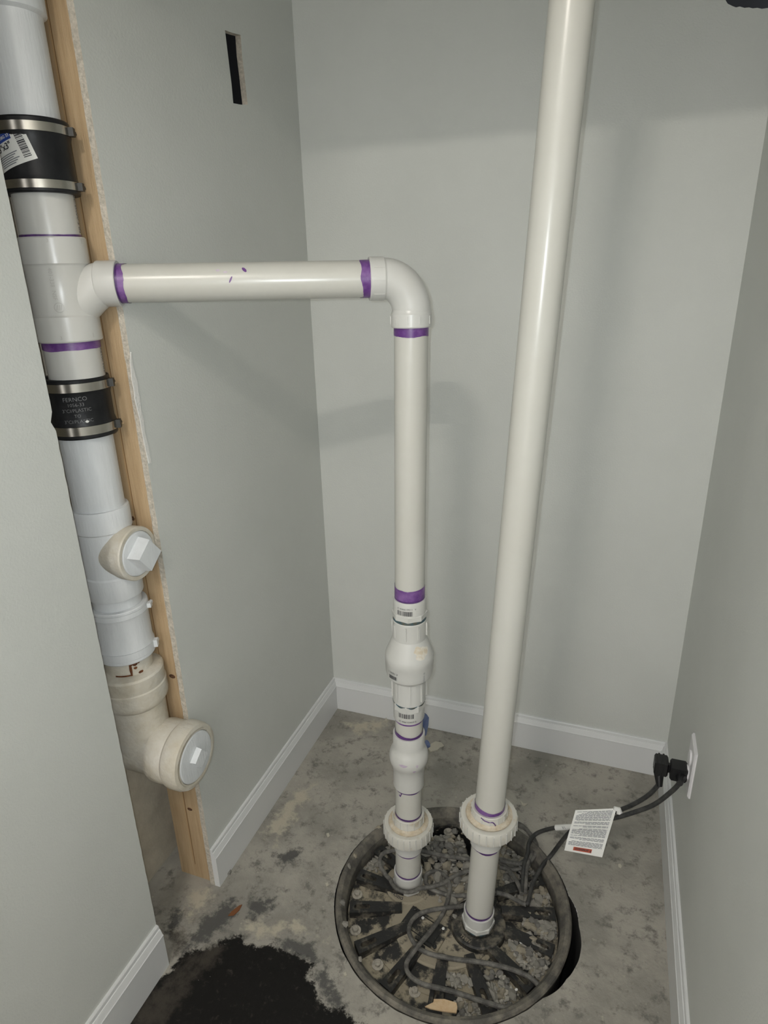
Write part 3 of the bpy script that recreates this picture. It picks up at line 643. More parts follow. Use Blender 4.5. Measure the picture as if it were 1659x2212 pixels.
band(vp, 'primer_band', VX, RP + 0.0008, zv['adt'] - 0.002, zv['adt'] + 0.006, m_purpled, 0, 0.001, 15)
union(vp, VX, zv['tail'] - 0.004, zv['nutb'], zv['nutt'], zv['sockb'] + 0.003, zv['sockt'], 0.0590, 0.0368, 16)
band(vp, 'primer_band', VX, RP + 0.0006, zv['tail'] - 0.012, zv['tail'] - 0.002, m_purpled, 0.004, 0, 17, thv - 1.0, thv + 0.9, 40)
seg_(vp, 'pipe_length', [(RP, zv['sockt'] - 0.02), (RP, 1.20), (RP, ZC - 0.004)], m_pvc, VX)
band(vp, 'primer_band', VX, RP + 0.0007, zv['sockt'] - 0.001, zv['sockt'] + 0.010, m_purple, 0, 0.005, 18)
b = MB()
b.tube([VX(zv['sockt'] - dz) + Vector((math.cos(thv + a), math.sin(thv + a), 0)) * 0.0372 for a, dz in ((-0.45, 0.002), (-0.25, 0.006), (0.0, 0.008), (0.2, 0.0075), (0.32, 0.012), (0.38, 0.017))], 0.0013, 6); b.build('primer_drip', m_purpled, vp)

# ------------------------------------------------------------------ drain stack: upper painted pipe, rubber sleeves, lower fittings
up_ = thing('drain_pipe', SU(zt['c1b'] + 0.03), 'white painted drain pipe above the upper rubber sleeve', 'pipe')
z1t = su(247, .0535)
seg_(up_, 'pipe_length', [(0.0445, z1t - 0.03), (0.0445, ZC - 0.003)], m_paint, SU)
zr = on_y(96, 18, 0.86).z
seg_(up_, 'hub', [(0.0445, zr - 0.001), (0.0505, zr + 0.003), (0.0505, ZC - 0.003)], m_paint, SU)
def SL(z): return Vector((-0.872, 0.8625, z))
def sl(row, r): return front_z(row, -0.872, 0.8625, r)
def coupling(name, label, ctr, rows, zf, m_body, m_band, screw_a, bodyR=0.0525):
    zt_, b1t, b1b, b2t, b2b, zb_ = [zf(r, 0.0545) for r in rows]
    c = thing(name, ctr(zb_), label, 'coupling')
    MB().lathe([(0.0450, zb_), (0.0535, zb_), (0.0545, zb_ + 0.002), (0.0545, b2b), (0.0525, b2b + 0.001), (0.0525, b2t - 0.001), (0.0545, b2t), (bodyR + 0.0012, b2t + 0.003), (bodyR, b2t + 0.008), (bodyR, b1b - 0.008), (bodyR + 0.0012, b1b - 0.003), (0.0545, b1b), (0.0525, b1b + 0.001), (0.0525, b1t - 0.001), (0.0545, b1t), (0.0545, zt_ - 0.002), (0.0535, zt_), (0.0450, zt_)], ctr, 64, close=True).build('rubber_sleeve', m_body, c)
    for z0, z1 in ((b1b, b1t), (b2b, b2t)):
        bd = MB().lathe([(0.0525, z0 + 0.0006), (0.0549, z0 + 0.0006), (0.0549, z1 - 0.0006), (0.0525, z1 - 0.0006)], ctr, 72).build('clamp_band', m_band, c)
        a = screw_a; er = Vector((math.cos(a), math.sin(a), 0)); et = Vector((-math.sin(a), math.cos(a), 0)); zm = (z0 + z1) / 2
        MB().obox(ctr(zm) + er * 0.0575, er, et, Vector((0, 0, 1)), (0.0042, 0.006, (z1 - z0) / 2 - 0.0008)).build('screw_housing', m_screw if m_body is m_rub else m_body, bd, smooth=False)
        MB().tube([ctr(zm) + er * 0.0580 + et * 0.004, ctr(zm) + er * 0.0580 + et * 0.013], 0.0040, 6).build('clamp_screw', m_screw if m_body is m_rub else m_body, bd, smooth=False)
    return c, (zt_, b1t, b1b, b2t, b2b, zb_)
c1, q1 = coupling('rubber_coupling', 'black rubber pipe coupling with two steel bands and a white and blue sticker', SU, (247, 258, 281, 385, 406, 414), su, m_rub, m_steel, ths + 1.28)
c2, q2 = coupling('rubber_coupling', 'black rubber pipe coupling with moulded lettering below the white tee', SL, (821, 829, 849, 922, 942, 950), sl, m_rub, m_steel, ths + 1.32)
c3, q3 = coupling('rubber_coupling', 'white painted rubber pipe coupling between the upper cleanout and the rust drip', SL, (1326, 1332, 1343, 1414, 1430, 1437), sl, m_paint, m_paint, ths + 1.25)
# sticker on the upper sleeve
zs = (q1[2] + q1[3]) / 2 + 0.008; ths_ = ths - 0.62; tilt = 0.30
def stk(parent, x0, x1, y0, y1, m, nm, dr):
    b = MB(); b.add(*wrap(grid2d(x0, x1, y0, y1, 10, 3), SU, 0.0526, ths_, zs, tilt, dr)); return b.build(nm, m, parent, smooth=False)
lab = stk(c1, -0.036, 0.030, -0.0225, 0.0225, m_ppr, 'sticker', 0.0006); lab['label'] = 'white and blue product sticker'
stk(lab, -0.036, 0.008, 0.011, 0.0215, m_blue, 'sticker_header', 0.0009)
b = MB(); b.add(*wrap(text2d('Flo    P38G 33', 0.0056, bold=0.0001), SU, 0.0526, ths_ - 0.014 / .0526, zs + 0.0125, tilt, 0.0012)); b.build('sticker_text', m_ppr, lab, smooth=False)
b = MB(); b.add(*wrap(text2d('3"x3"', 0.0115, bold=0.0003), SU, 0.0526, ths_ - 0.010 / .0526, zs + 0.0015, tilt, 0.0010)); b.build('sticker_text', m_ink, lab, smooth=False)
b = MB()
for k in range(6): b.add(*wrap(grid2d(-0.026, 0.008 - 0.004 * (k % 3), -0.0062 - 0.0026 * k, -0.0050 - 0.0026 * k, 8, 1), SU, 0.0526, ths_, zs, tilt, 0.0010))
b.build('sticker_lines', m_inkg, lab, smooth=False)
b = MB(); vs, fs = bars2d(-0.017, 0.018, 0.0135, 0.0245, 30, rnd); b.add(*wrap(([(y, x) for x, y in vs], fs), SU, 0.0526, ths_, zs, tilt, 0.0010)); b.build('sticker_barcode', m_ink, lab, smooth=False)
# moulded lettering on the lower sleeve
zm = (q2[2] + q2[3]) / 2
for k, (t, sz) in enumerate((('FERNCO', 0.0098), ('1056-33', 0.0080), ('3"CI/PLASTIC', 0.0080), ('TO', 0.0076), ('3"CI/PLASTIC', 0.0080))):
    b = MB(); b.add(*wrap(text2d(t, sz, bold=-0.0001), SL, 0.0526, ths - 0.12, zm + 0.0185 - 0.0092 * k - 0.001, 0.02, 0.0007)); b.build('moulded_text', m_rubtext, c2, smooth=False)
b = MB(); b.add(*wrap(grid2d(-0.022, 0.022, 0, 0.0008, 8, 1), SL, 0.0526, ths - 0.12, zm + 0.0245, 0.02, 0.0007)); b.build('moulded_line', m_rubtext, c2, smooth=False)
b = MB(); b.add(*wrap(([(0.0028 * math.cos(a * 0.7), 0.0022 * math.sin(a * 0.7)) for a in range(9)], [tuple(range(9))]), SL, 0.0526, ths + 0.12, q2[3] + 0.008, 0, 0.0008)); b.build('paint_speck', m_ppr, c2, smooth=False)
# middle piece with the upper cleanout
ml = thing('drain_pipe', SL(q3[0]), 'white painted drain pipe with a square-plugged cleanout, between the two lower sleeves', 'pipe')
seg_(ml, 'pipe_length', [(0.0446, q3[0] - 0.02), (0.0446, q2[5] + 0.02)], m_paint, SL)
zk = [sl(r, .0505) for r in (1110, 1160, 1253, 1303)]
ct = MB().lathe(solid([(0.0446, zk[3]), (0.0500, zk[3]), (0.0512, zk[3] + 0.003), (0.0512, zk[2] - 0.003), (0.0490, zk[2]), (0.0490, zk[1]), (0.0512, zk[1] + 0.003), (0.0512, zk[0] - 0.003), (0.0500, zk[0]), (0.0446, zk[0])]), SL, 64).build('cleanout_tee', m_paint, ml)
def along_x(c0): return lambda t: Vector((c0.x + t, c0.y, c0.z))
EY, EZ = Vector((0, 1, 0)), Vector((0, 0, 1))
zco = 0.884; co = Vector((-0.872, 0.8625, zco))
def cleanout(parent, c0, x_face, rh, prof, sq, sqh, rot, m_h, m_p):
    MB().lathe(solid(prof), along_x(c0), 56, EY, EZ).build('cleanout_hub', m_h, parent)
    pl = MB().lathe(solid([(rh * 0.84, x_face - 0.008), (rh * 0.84, x_face - 0.001), (rh * 0.80, x_face + 0.001), (rh * 0.70, x_face + 0.0018)]), along_x(c0), 48, EY, EZ).build('cleanout_plug', m_p, parent)
    a = rot; u = EY * math.cos(a) + EZ * math.sin(a); v = EZ * math.cos(a) - EY * math.sin(a)
    c = Vector((c0.x + x_face + sqh / 2, c0.y, c0.z)); b = MB(); P = []
    for k, s in ((0, 1.0), (1, 0.9)):
        for i, j in ((-1, -1), (1, -1), (1, 1), (-1, 1)): P.append(Vector((c0.x + x_face + (sqh if k else 0.0), c0.y, c0.z)) + u * i * sq * s + v * j * sq * s)
    b.add(P, [(0, 3, 2, 1), (4, 5, 6, 7), (0, 1, 5, 4), (1, 2, 6, 5), (2, 3, 7, 6), (3, 0, 4, 7)]); b.build('square_lug', m_p, pl, smooth=False)
    MB().lathe([(rh * 0.86, x_face - 0.004), (rh * 0.86, x_face + 0.0006), (rh * 0.90, x_face + 0.0006)], along_x(c0), 48, EY, EZ).build('seam_ring', m_h, pl)
cleanout(ct, co, 0.071, 0.0505, [(0.0440, 0.010), (0.0470, 0.036), (0.0500, 0.046), (0.0505, 0.049), (0.0510, 0.068), (0.0495, 0.071), (0.0430, 0.071), (0.0425, 0.066)], 0.0235, 0.027, math.radians(38), m_painty, m_paint)
# bottom fitting through the foundation wall
bt = thing('drain_pipe', Vector((-0.872, 0.8625, 0.365)), 'white painted bottom drain fitting with a large round cleanout, entering the foundation wall', 'pipe')
zb = [sl(r, .062) for r in (1474, 1504, 1543, 1572)]
seg_(bt, 'pipe_length', [(0.0447, zb[0] - 0.03), (0.0447, q3[5] + 0.02)], m_painty, SL)
b = MB(); b.lathe(solid([(0.0550, zb[3] - 0.03), (0.0560, zb[2] - 0.004), (0.0600, zb[2]), (0.0640, zb[2] + 0.006), (0.0655, zb[2] + 0.014), (0.0650, zb[1] - 0.002), (0.0625, zb[1]), (0.0630, zb[1] + 0.002), (0.0635, zb[0] - 0.004), (0.0610, zb[0]), (0.0480, zb[0] + 0.004), (0.0450, zb[0] + 0.004)]), SL, 64); b.build('reducing_hub', m_painty, bt)
bc = Vector((-0.872, 0.8625, 0.432))
b = MB(); b.tube([SL(zb[3] + 0.01), SL(zb[3] - 0.02), SL(0.47), bc + Vector((0.004, 0, 0.008)), bc + Vector((0.02, 0, 0.0))], [0.0555, 0.0555, 0.056, 0.0555, 0.052], 40); b.build('sweep_body', m_painty, bt)
MB().lathe(solid([(0.0565, -0.085), (0.0565, 0.05)]), along_x(bc), 56, EY, EZ).build('run_body', m_painty, bt)
cleanout(bt, bc, 0.128, 0.064, [(0.0565, 0.030), (0.0570, 0.042), (0.0635, 0.046), (0.0655, 0.052), (0.0655, 0.082), (0.0640, 0.086), (0.0690, 0.092), (0.0705, 0.098), (0.0700, 0.118), (0.0670, 0.126), (0.0600, 0.128), (0.0545, 0.127), (0.0540, 0.120)], 0.0165, 0.014, math.radians(35), m_painty, m_paint)
# rust drips
b = MB()
zr0 = (zb[0] + q3[5]) / 2
for th, z, su_, sv in ((0.0, 0.000, 0.0026, 0.017), (0.05, 0.013, 0.004, 0.004), (0.20, 0.011, 0.0055, 0.0045), (0.20, 0.002, 0.0035, 0.003), (0.36, 0.012, 0.003, 0.0025), (0.40, -0.011, 0.005, 0.0035)):
    b.add(*wrap(([(su_ * math.cos(a * 0.785) * (1 + 0.3 * math.sin(a * 2.3)), sv * math.sin(a * 0.785)) for a in range(8)], [tuple(range(8))]), SL, 0.0447, ths + th, zr0 + z, 0, 0.0006))
b.add(*wrap(grid2d(-0.026, 0.006, -0.0016, 0.0016, 8, 1), SL, 0.0447, ths - 0.10, zb[0] + 0.0065, 0, 0.0012)); b.build('rust_drip', m_rust, bt, smooth=False)

# ------------------------------------------------------------------ sump basin and lid
ZL = -0.041
basin = thing('sump_basin', (BC.x, BC.y, -0.3), 'round black plastic sump basin with a ribbed bolted lid, sunk in the concrete floor', 'basin')
CB = lambda t: Vector((BC.x, BC.y, t))
MB().lathe([(RO - 0.02, -0.30), (RO - 0.010, -0.05), (RO - 0.002, -0.012), (RO, 0.000), (RO - 0.002, 0.006), (RO - 0.006, 0.009), (RO - 0.014, 0.0065), (RO - 0.018, 0.001), (RI + 0.004, -0.004), (RI + 0.001, -0.010), (RI, ZL - 0.02), (RI - 0.02, -0.30)], CB, 128).build('rim', m_rim, basin)
lid = bpy.data.objects.new('lid', None); COL.objects.link(lid); lid.parent = basin; lid.location = (0, 0, ZL + 0.3); lid.empty_display_size = 0.05; lid['label'] = 'dusty black ribbed lid bolted down inside the basin rim'
ring_n = 96
OPN = on_z(968, 1832, ZL); ROP = 0.066
def circ(c, r, n): return [(c.x + r * math.cos(2 * math.pi * k / n), c.y + r * math.sin(2 * math.pi * k / n)) for k in range(n)]
b = MB(); NRg = 30; P = []
for i in range(NRg + 1):
    r = (RI - 0.002) * max(i, 0.02) / NRg
    for k in range(ring_n):
        a = 2 * math.pi * k / ring_n; x, y = BC.x + r * math.cos(a), BC.y + r * math.sin(a)
        P.append((x, y, ZL + 0.0022 * mnoise.noise(Vector((x * 45, y * 45, 2))) + 0.0012 * mnoise.noise(Vector((x * 130, y * 130, 5)))))
Fp = []
for i in range(NRg):
    for k in range(ring_n):
        q = (i * ring_n + k, i * ring_n + (k + 1) % ring_n, (i + 1) * ring_n + (k + 1) % ring_n, (i + 1) * ring_n + k)
        c = sum((Vector(P[j]) for j in q), Vector()) / 4
        if math.hypot(c.x - OPN.x, c.y - OPN.y) > ROP - 0.002: Fp.append(q)
b.add(P, Fp).build('lid_plate', m_lid, lid, angle=70)
MB().lathe([(ROP - 0.003, ZL - 0.045), (ROP - 0.003, ZL + 0.010), (ROP + 0.002, ZL + 0.012), (ROP + 0.005, ZL + 0.008), (ROP + 0.006, ZL)], lambda t: Vector((OPN.x, OPN.y, t)), 48).build('opening_collar', m_lidk, lid)
MB().lathe([(0.0005, ZL - 0.044), (ROP - 0.003, ZL - 0.044)], lambda t: Vector((OPN.x, OPN.y, t)), 48).build('opening_floor', m_lidk, lid)
b = MB(); P = []; F_ = []
for i, (r, z) in enumerate(((0.0008, 0.0095), (0.03, 0.0095), (0.06, 0.0095), (0.09, 0.0095), (0.117, 0.0092), (0.121, 0.0070), (0.122, -0.002))):
    for k in range(64):
        a = 2 * math.pi * k / 64; P.append((BC.x - 0.012 + r * math.cos(a), BC.y - 0.022 + r * math.sin(a), ZL + z))
for i in range(6):
    for k in range(64):
        q = (i * 64 + k, i * 64 + (k + 1) % 64, (i + 1) * 64 + (k + 1) % 64, (i + 1) * 64 + k); c = sum((Vector(P[j]) for j in q), Vector()) / 4
        if math.hypot(c.x - OPN.x, c.y - OPN.y) > ROP + 0.004: F_.append(q)
b.add(P, F_).build('lid_centre', m_lidt, lid)
# bosses under the two pipes
for ctr, nm, txt, rb, ta in ((AX(0), 'discharge_boss', 'DISCHARGE', 0.055, -math.pi * 0.69), (VX(0), 'vent_boss', 'VENT', 0.060, -math.pi * 0.62)):
    zt_ = min(Z['hexb'], zv['hexb']) - 0.001 if nm == 'discharge_boss' else zv['hexb'] - 0.004
    zt_ = max(zt_, ZL + 0.0115)
    bs = MB().lathe([(rb + 0.004, ZL - 0.002), (rb + 0.001, zt_ - 0.002), (rb - 0.003, zt_), (0.038, zt_), (0.034, zt_ - 0.002), (0.0005, zt_ - 0.002)], lambda t: Vector((ctr.x, ctr.y, t)), 56).build(nm, m_lidt if txt == 'DISCHARGE' else m_lidk, lid)
    vs, fs = text2d(txt, 0.0105, bold=0.0002); P = []
    for u, v in vs:
        r = rb - 0.0095 - v; a = ta - u / r * -1.0 if False else ta + (-u) / (rb - 0.0095)
        # lettering stands with its feet outward, read from the far side
        r = rb - 0.0095 - v * -1.0 if False else rb - 0.0095 - v
        P.append((ctr.x + r * math.cos(a), ctr.y + r * math.sin(a), zt_ + 0.0006))
    MB().add(P, fs).build('moulded_text', m_ink if txt == 'DISCHARGE' else mat('moulded_lettering', (0.30, 0.26, 0.19), .9), lid, smooth=False)
# ribs with slots
rib_out = []; n_ = 10
def slot2d(cx_, hw, hh, n):
    pts = []
    for k in range(n + 1): a = -math.pi / 2 + math.pi * k / n; pts.append((cx_ + hw + hh * math.cos(a), hh * math.sin(a)))
    for k in range(n + 1): a = math.pi / 2 + math.pi * k / n; pts.append((cx_ - hw + hh * math.cos(a), hh * math.sin(a)))
    return pts
rib_me = wall_panel([(0.115, -0.011), (0.236, -0.0155), (0.236, 0.0155), (0.115, 0.011)], [slot2d(0.207, 0.013, 0.0058, 6)], lambda x, y: (x, y, 0.0), Vector((0, 0, -0.020)))
rib_me.materials.append(m_lidk)
slots_px = ((807.5, 1826.7), (769.6, 1886), (766, 1958.7), (795, 2036.7), (856.4, 2103.6), (946.8, 2127), (1039.6, 2135), (1139, 2125), (1183.8, 2049.4), (1201.7, 1974.8))
rib_angles = []
for px, py in slots_px:
    p = on_z(px, py, ZL + 0.018); a = math.atan2(p.y - BC.y, p.x - BC.x); rib_angles.append(a)
for a in rib_angles + [math.radians(36), math.radians(130)]:
    o = bpy.data.objects.new('rib', rib_me); COL.objects.link(o); o.parent = lid; o.location = (0, 0, 0.019); o.rotation_euler = (0, 0, a)
# bolts between the ribs
b = MB(); b.lathe(solid([(0.0125, 0.0), (0.0125, 0.002), (0.0075, 0.0022)]), lambda t: Vector((0, 0, t)), 24)
b.lathe(solid([(0.0072, 0.002), (0.0072, 0.0075), (0.0062, 0.0085)]), lambda t: Vector((0, 0, t)), 6)
bolt0 = b.build('bolt', m_bolt, None, angle=25); bolt_me = bolt0.data; bpy.data.objects.remove(bolt0)
for px, py in ((779.9, 1856.5), (758.7, 1928), (767.8, 2007.7), (815.7, 2081.9), (896, 2139.7), (993, 2163), (1092, 2144.9), (1164.9, 2094), (1203.7, 2018.6), (967.5, 1761.4)):
    p = on_z(px, py, ZL + 0.004); d = Vector((p.x - BC.x, p.y - BC.y)); r = min(d.length, 0.226); d.normalize()
    o = bpy.data.objects.new('bolt', bolt_me); COL.objects.link(o); o.parent = lid; o.location = (d.x * r, d.y * r, 0.0); o.rotation_euler = (0, 0, px)
# square access plate
C4 = [on_z(px, py, ZL + 0.014) for px, py in ((892.6, 1955.3), (972, 2007.8), (944, 2054.8), (859, 2001.4))]
cc = sum(C4, Vector()) / 4
P = []
for k, s in ((0.0, 1.03), (0.013, 1.0), (0.014, 0.985)):
    for p in C4: q = cc + (p - cc) * s; P.append((q.x, q.y, ZL + k))
b = MB().add(P, [(0, 1, 5, 4), (1, 2, 6, 5), (2, 3, 7, 6), (3, 0, 4, 7), (4, 5, 9, 8), (5, 6, 10, 9), (6, 7, 11, 10), (7, 4, 8, 11), (8, 9, 10, 11)])
ap = b.build('access_plate', m_lid, lid, smooth=False)
for p in C4:
    q = cc + (p - cc) * 0.82
    MB().lathe(solid([(0.0048, ZL + 0.013), (0.0048, ZL + 0.0165), (0.0036, ZL + 0.0175)]), lambda t: Vector((q.x, q.y, t)), 14).build('plate_screw', m_lidk, lid)
b = MB(); e1 = nrm(C4[1] - C4[0]); e2 = nrm(C4[3] - C4[0])
for s in (-1, 1): b.obox(cc + e2 * s * 0.022 + Vector((0, 0, ZL + 0.0148 - cc.z)), e1, e2, Vector((0, 0, 1)), (0.034, 0.0008, 0.0008))
for s in (-1, 1): b.obox(cc + e1 * s * 0.036 + Vector((0, 0, ZL + 0.0148 - cc.z)), e1, e2, Vector((0, 0, 1)), (0.0008, 0.016, 0.0008))
b.build('plate_ridge', m_lidk, lid, smooth=False)
# raised flat panels of the lid between the ribs at the front
def panel(a0, a1, r0, r1, zt_):
    n = 8; P = []
    for z in (ZL - 0.001, zt_):
        for r in (r0, r1):
            for k in range(n + 1):
                a = a0 + (a1 - a0) * k / n; P.append((BC.x + r * math.cos(a), BC.y + r * math.sin(a), z if r == r0 or z < zt_ else zt_ - 0.003))
    m_ = n + 1; F = []
    for k in range(n):
        F += [(2 * m_ + k, 2 * m_ + k + 1, 3 * m_ + k + 1, 3 * m_ + k), (m_ + k, m_ + k + 1, 3 * m_ + k + 1, 3 * m_ + k), (k, k + 1, 2 * m_ + k + 1, 2 * m_ + k)]
    F += [(0, m_, 3 * m_, 2 * m_), (n, m_ + n, 3 * m_ + n, 2 * m_ + n)]
    MB().add(P, F).build('lid_panel', m_lid, lid, smooth=False)
ra = sorted(x % (2 * math.pi) for x in rib_angles[:-1])
for i in range(len(ra) - 1):
    g = 0.085; panel(ra[i] + g, ra[i + 1] - g, 0.10, 0.196, ZL + 0.006)

# ------------------------------------------------------------------ gravel
def stone_mesh(seed):
    r = random.Random(seed); bm = bmesh.new(); bmesh.ops.create_icosphere(bm, subdivisions=1, radius=1.0)
    sx, sy, sz = r.uniform(0.8, 1.35), r.uniform(0.75, 1.0), r.uniform(0.5, 0.8)
    for v in bm.verts:
        k = 1 + r.uniform(-0.24, 0.2); v.co = Vector((v.co.x * sx * k, v.co.y * sy * k, v.co.z * sz * k))
    me = bpy.data.meshes.new('gravel_stone'); bm.to_mesh(me); bm.free(); return me
SM = []
for k in range(12):
    me = stone_mesh(k + 20); me.materials.append((m_st1, m_st2, m_st1, m_st3)[k % 4]); SM.append(me)
def lid_xy(px, py, z=ZL + 0.008):
    p = on_z(px, py, z); return (p.x, p.y)
REG = [  # (polygon in photo pixels, stones, size range, base height above the lid, where)
    ([(985, 1800), (1012, 1860), (1012, 1990), (975, 2000), (935, 1905), (912, 1850), (930, 1810)], 46, (0.011, 0.019), 0.012, 'heaped between the two white pipes'),
    ([(925, 1780), (1000, 1770), (1005, 1845), (950, 1850)], 30, (0.012, 0.021), -0.030, 'inside the round opening behind the pipes'),
    ([(880, 1740), (1010, 1730), (1010, 1775), (940, 1780)], 20, (0.011, 0.018), 0.004, 'along the rear edge of the lid'),
    ([(1085, 1800), (1120, 1790), (1170, 1850), (1180, 1900), (1120, 1910), (1085, 1900)], 30, (0.009, 0.016), 0.006, 'under the coiled black cord'),
    ([(1090, 1880), (1170, 1880), (1215, 1930), (1225, 1990), (1160, 1965), (1100, 1930)], 34, (0.009, 0.017), 0.006, 'in the lid bay beside the rising cord'),
    ([(1140, 1975), (1215, 2000), (1222, 2050), (1190, 2030), (1130, 1995)], 34, (0.008, 0.016), 0.008, 'in the lid bay right of the vent pipe'),
    ([(1100, 2020), (1150, 2030), (1200, 2075), (1175, 2115), (1145, 2100), (1110, 2060)], 36, (0.008, 0.016), 0.008, 'in the lid bay in front of the vent pipe'),
    ([(1050, 2095), (1080, 2100), (1120, 2150), (1060, 2165)], 13, (0.009, 0.016), 0.006, 'inside the bend of the lowest cord loop'),
    ([(990, 2170), (1060, 2165), (1110, 2170), (1060, 2195), (990, 2195)], 15, (0.008, 0.014), 0.004, 'beside the tan wood chip at the lid edge'),
    ([(785, 1855), (840, 1835), (835, 1860), (800, 1885), (765, 1880)], 12, (0.010, 0.017), 0.006, 'left of the discharge pipe between two ribs'),
    ([(800, 1800), (850, 1795), (845, 1825), (812, 1822)], 9, (0.009, 0.015), 0.008, 'behind the discharge pipe union at the rim'),
    ([(960, 2105), (1000, 2110), (1020, 2125), (965, 2130)], 7, (0.008, 0.013), 0.010, 'in the front lid bay above the cord')]
rs = random.Random(11); cnt = 0; stuff = MB(); placed = []
KIND = ('grey', 'dark grey', 'grey', 'tan')
for poly, n, (s0, s1), zb_, where in REG:
    pw = [lid_xy(*q) for q in poly]; xs = [q[0] for q in pw]; ys = [q[1] for q in pw]; k = 0; tries = 0
    while k < n and tries < 4000:
        tries += 1; x = rs.uniform(min(xs), max(xs)); y = rs.uniform(min(ys), max(ys))
        if inside_sd((x, y), pw) < 0.0: continue
        s = rs.uniform(s0, s1) * 0.78
        if math.hypot(x - BC.x, y - BC.y) > RI - s * 1.3: continue
        if min(math.hypot(x - AX(0).x, y - AX(0).y), math.hypot(x - VX(0).x, y - VX(0).y)) < 0.040 + s: continue
        if any(math.hypot(x - a, y - c) < (s + d) * 0.72 and abs(zb_ - e) < 0.02 for a, c, d, e in placed) and tries < 2500: continue
        placed.append((x, y, s, zb_)); k += 1; q = rs.randrange(12)
        o = bpy.data.objects.new('gravel_stone', SM[q]); COL.objects.link(o)
        o.location = (x, y, ZL + zb_ + s * 0.55 - 0.002); o.scale = (s, s, s); o.rotation_euler = (rs.uniform(-0.5, 0.5), rs.uniform(-0.5, 0.5), rs.uniform(0, 6.28))
        tag(o, 'small angular %s crushed stone %s' % (KIND[q % 4], where), 'stone', '%s gravel %s' % (KIND[q % 4], where)); cnt += 1
    # grit under the stones, too fine to count
    for _ in range(n * 9):
        x = rs.uniform(min(xs), max(xs)); y = rs.uniform(min(ys), max(ys))
        if inside_sd((x, y), pw) < -0.004 or math.hypot(x - BC.x, y - BC.y) > RI - 0.012: continue
        s = rs.uniform(0.003, 0.0065); me = SM[rs.randrange(12)]; R = Matrix.Rotation(rs.uniform(0, 6.28), 3, 'Z') @ Matrix.Rotation(rs.uniform(0, 3), 3, 'X')
        c = Vector((x, y, ZL + zb_ + rs.uniform(-0.003, 0.003)))
        stuff.add([c + R @ v.co * s for v in me.vertices], [tuple(p.vertices) for p in me.polygons])
gr = stuff.build('gravel_grit', m_st1, None, smooth=False); gr['kind'] = 'stuff'; tag(gr, 'fine grey grit and stone chips between the gravel on the lid', 'gravel')
# stones caught on the rim ledge
for px, py, s in ((753, 1873, 0.0095), (766, 1850, 0.010), (739, 1951, 0.0105), (745, 1998, 0.010), (778, 2074, 0.007), (781, 2100, 0.005), (818, 1790, 0.012)):
    p = on_z(px, py, 0.002); o = bpy.data.objects.new('gravel_stone', SM[rs.randrange(12)]); COL.objects.link(o); o.location = (p.x, p.y, 0.004); o.scale = (s * .8,) * 3; o.rotation_euler = (0, 0, px)
    tag(o, 'small grey stone caught on the ledge of the basin rim', 'stone', 'stones on the basin rim')

# ------------------------------------------------------------------ cords
RC = 0.0050
def LP(x, y, lift=0.0):
    """point of the 0.3617-scale crop over the pit, on the lid"""
    z = ZL + 0.025 + lift; return on_z(680 + x * 0.3617, 1680 + y * 0.3617, z)
outlet_c = Vector((XR, 1.302, 0.290))
P2 = on_x(1462, 1664, 0.200); P1 = on_x(1433, 1664, 0.163); P1 = Vector((0.1685, P2.y + 0.004, P2.z + 0.002)); 
E2 = on_x(1469, 1688, P2.x + 0.004); E1 = on_x(1424, 1690, P1.x)
cordA = thing('power_cord', LP(1275, 745), 'black pump power cord with piggyback plug carrying a printed warning tag', 'cord')
cordB = thing('power_cord', LP(1245, 680), 'black float switch cord with a white wrap label, plugged in behind the other plug', 'cord')
def air(start, end, pix):
    """points over the line start-end seen at the given pixels"""
    n = Vector((end.y - start.y, start.x - end.x, 0)).normalized(); return [on_plane(px, py, start, n) for px, py in pix]
# cord that lies in wide loops over the lid and then climbs to the outlet
loopA = [(1085, 690, 0.0), (960, 700, .004), (830, 705, 0), (760, 690, 0), (690, 660, 0), (655, 612, 0), (665, 582, 0), (705, 560, 0), (752, 567, 0), (790, 600, 0.004), (806, 655, .006), (797, 720, .006), (775, 790, .004), (740, 850, .008), (690, 920, .010), (630, 990, .010), (575, 1060, .006),
         (547, 1115, 0), (557, 1165, 0), (600, 1208, 0), (660, 1238, 0), (750, 1258, 0), (850, 1285, 0), (950, 1318, 0), (1050, 1350, 0), (1130, 1372, 0.002), (1220, 1365, 0.004), (1300, 1338, 0.004), (1345, 1300, 0.002), (1340, 1250, 0), (1295, 1200, 0), (1230, 1165, 0), (1130, 1130, 0), (980, 1100, 0), (850, 1085, 0),
         (740, 1065, 0), (670, 1045, 0.0), (612, 1010, 0.002), (577, 960, 0.004), (562, 910, 0.004), (578, 858, 0.004), (622, 815, .004), (700, 790, .006), (800, 775, .008), (880, 765, 0), (985, 740, -0.004), (1030, 735, -0.004)]
A = [LP(*q) for q in loopA]
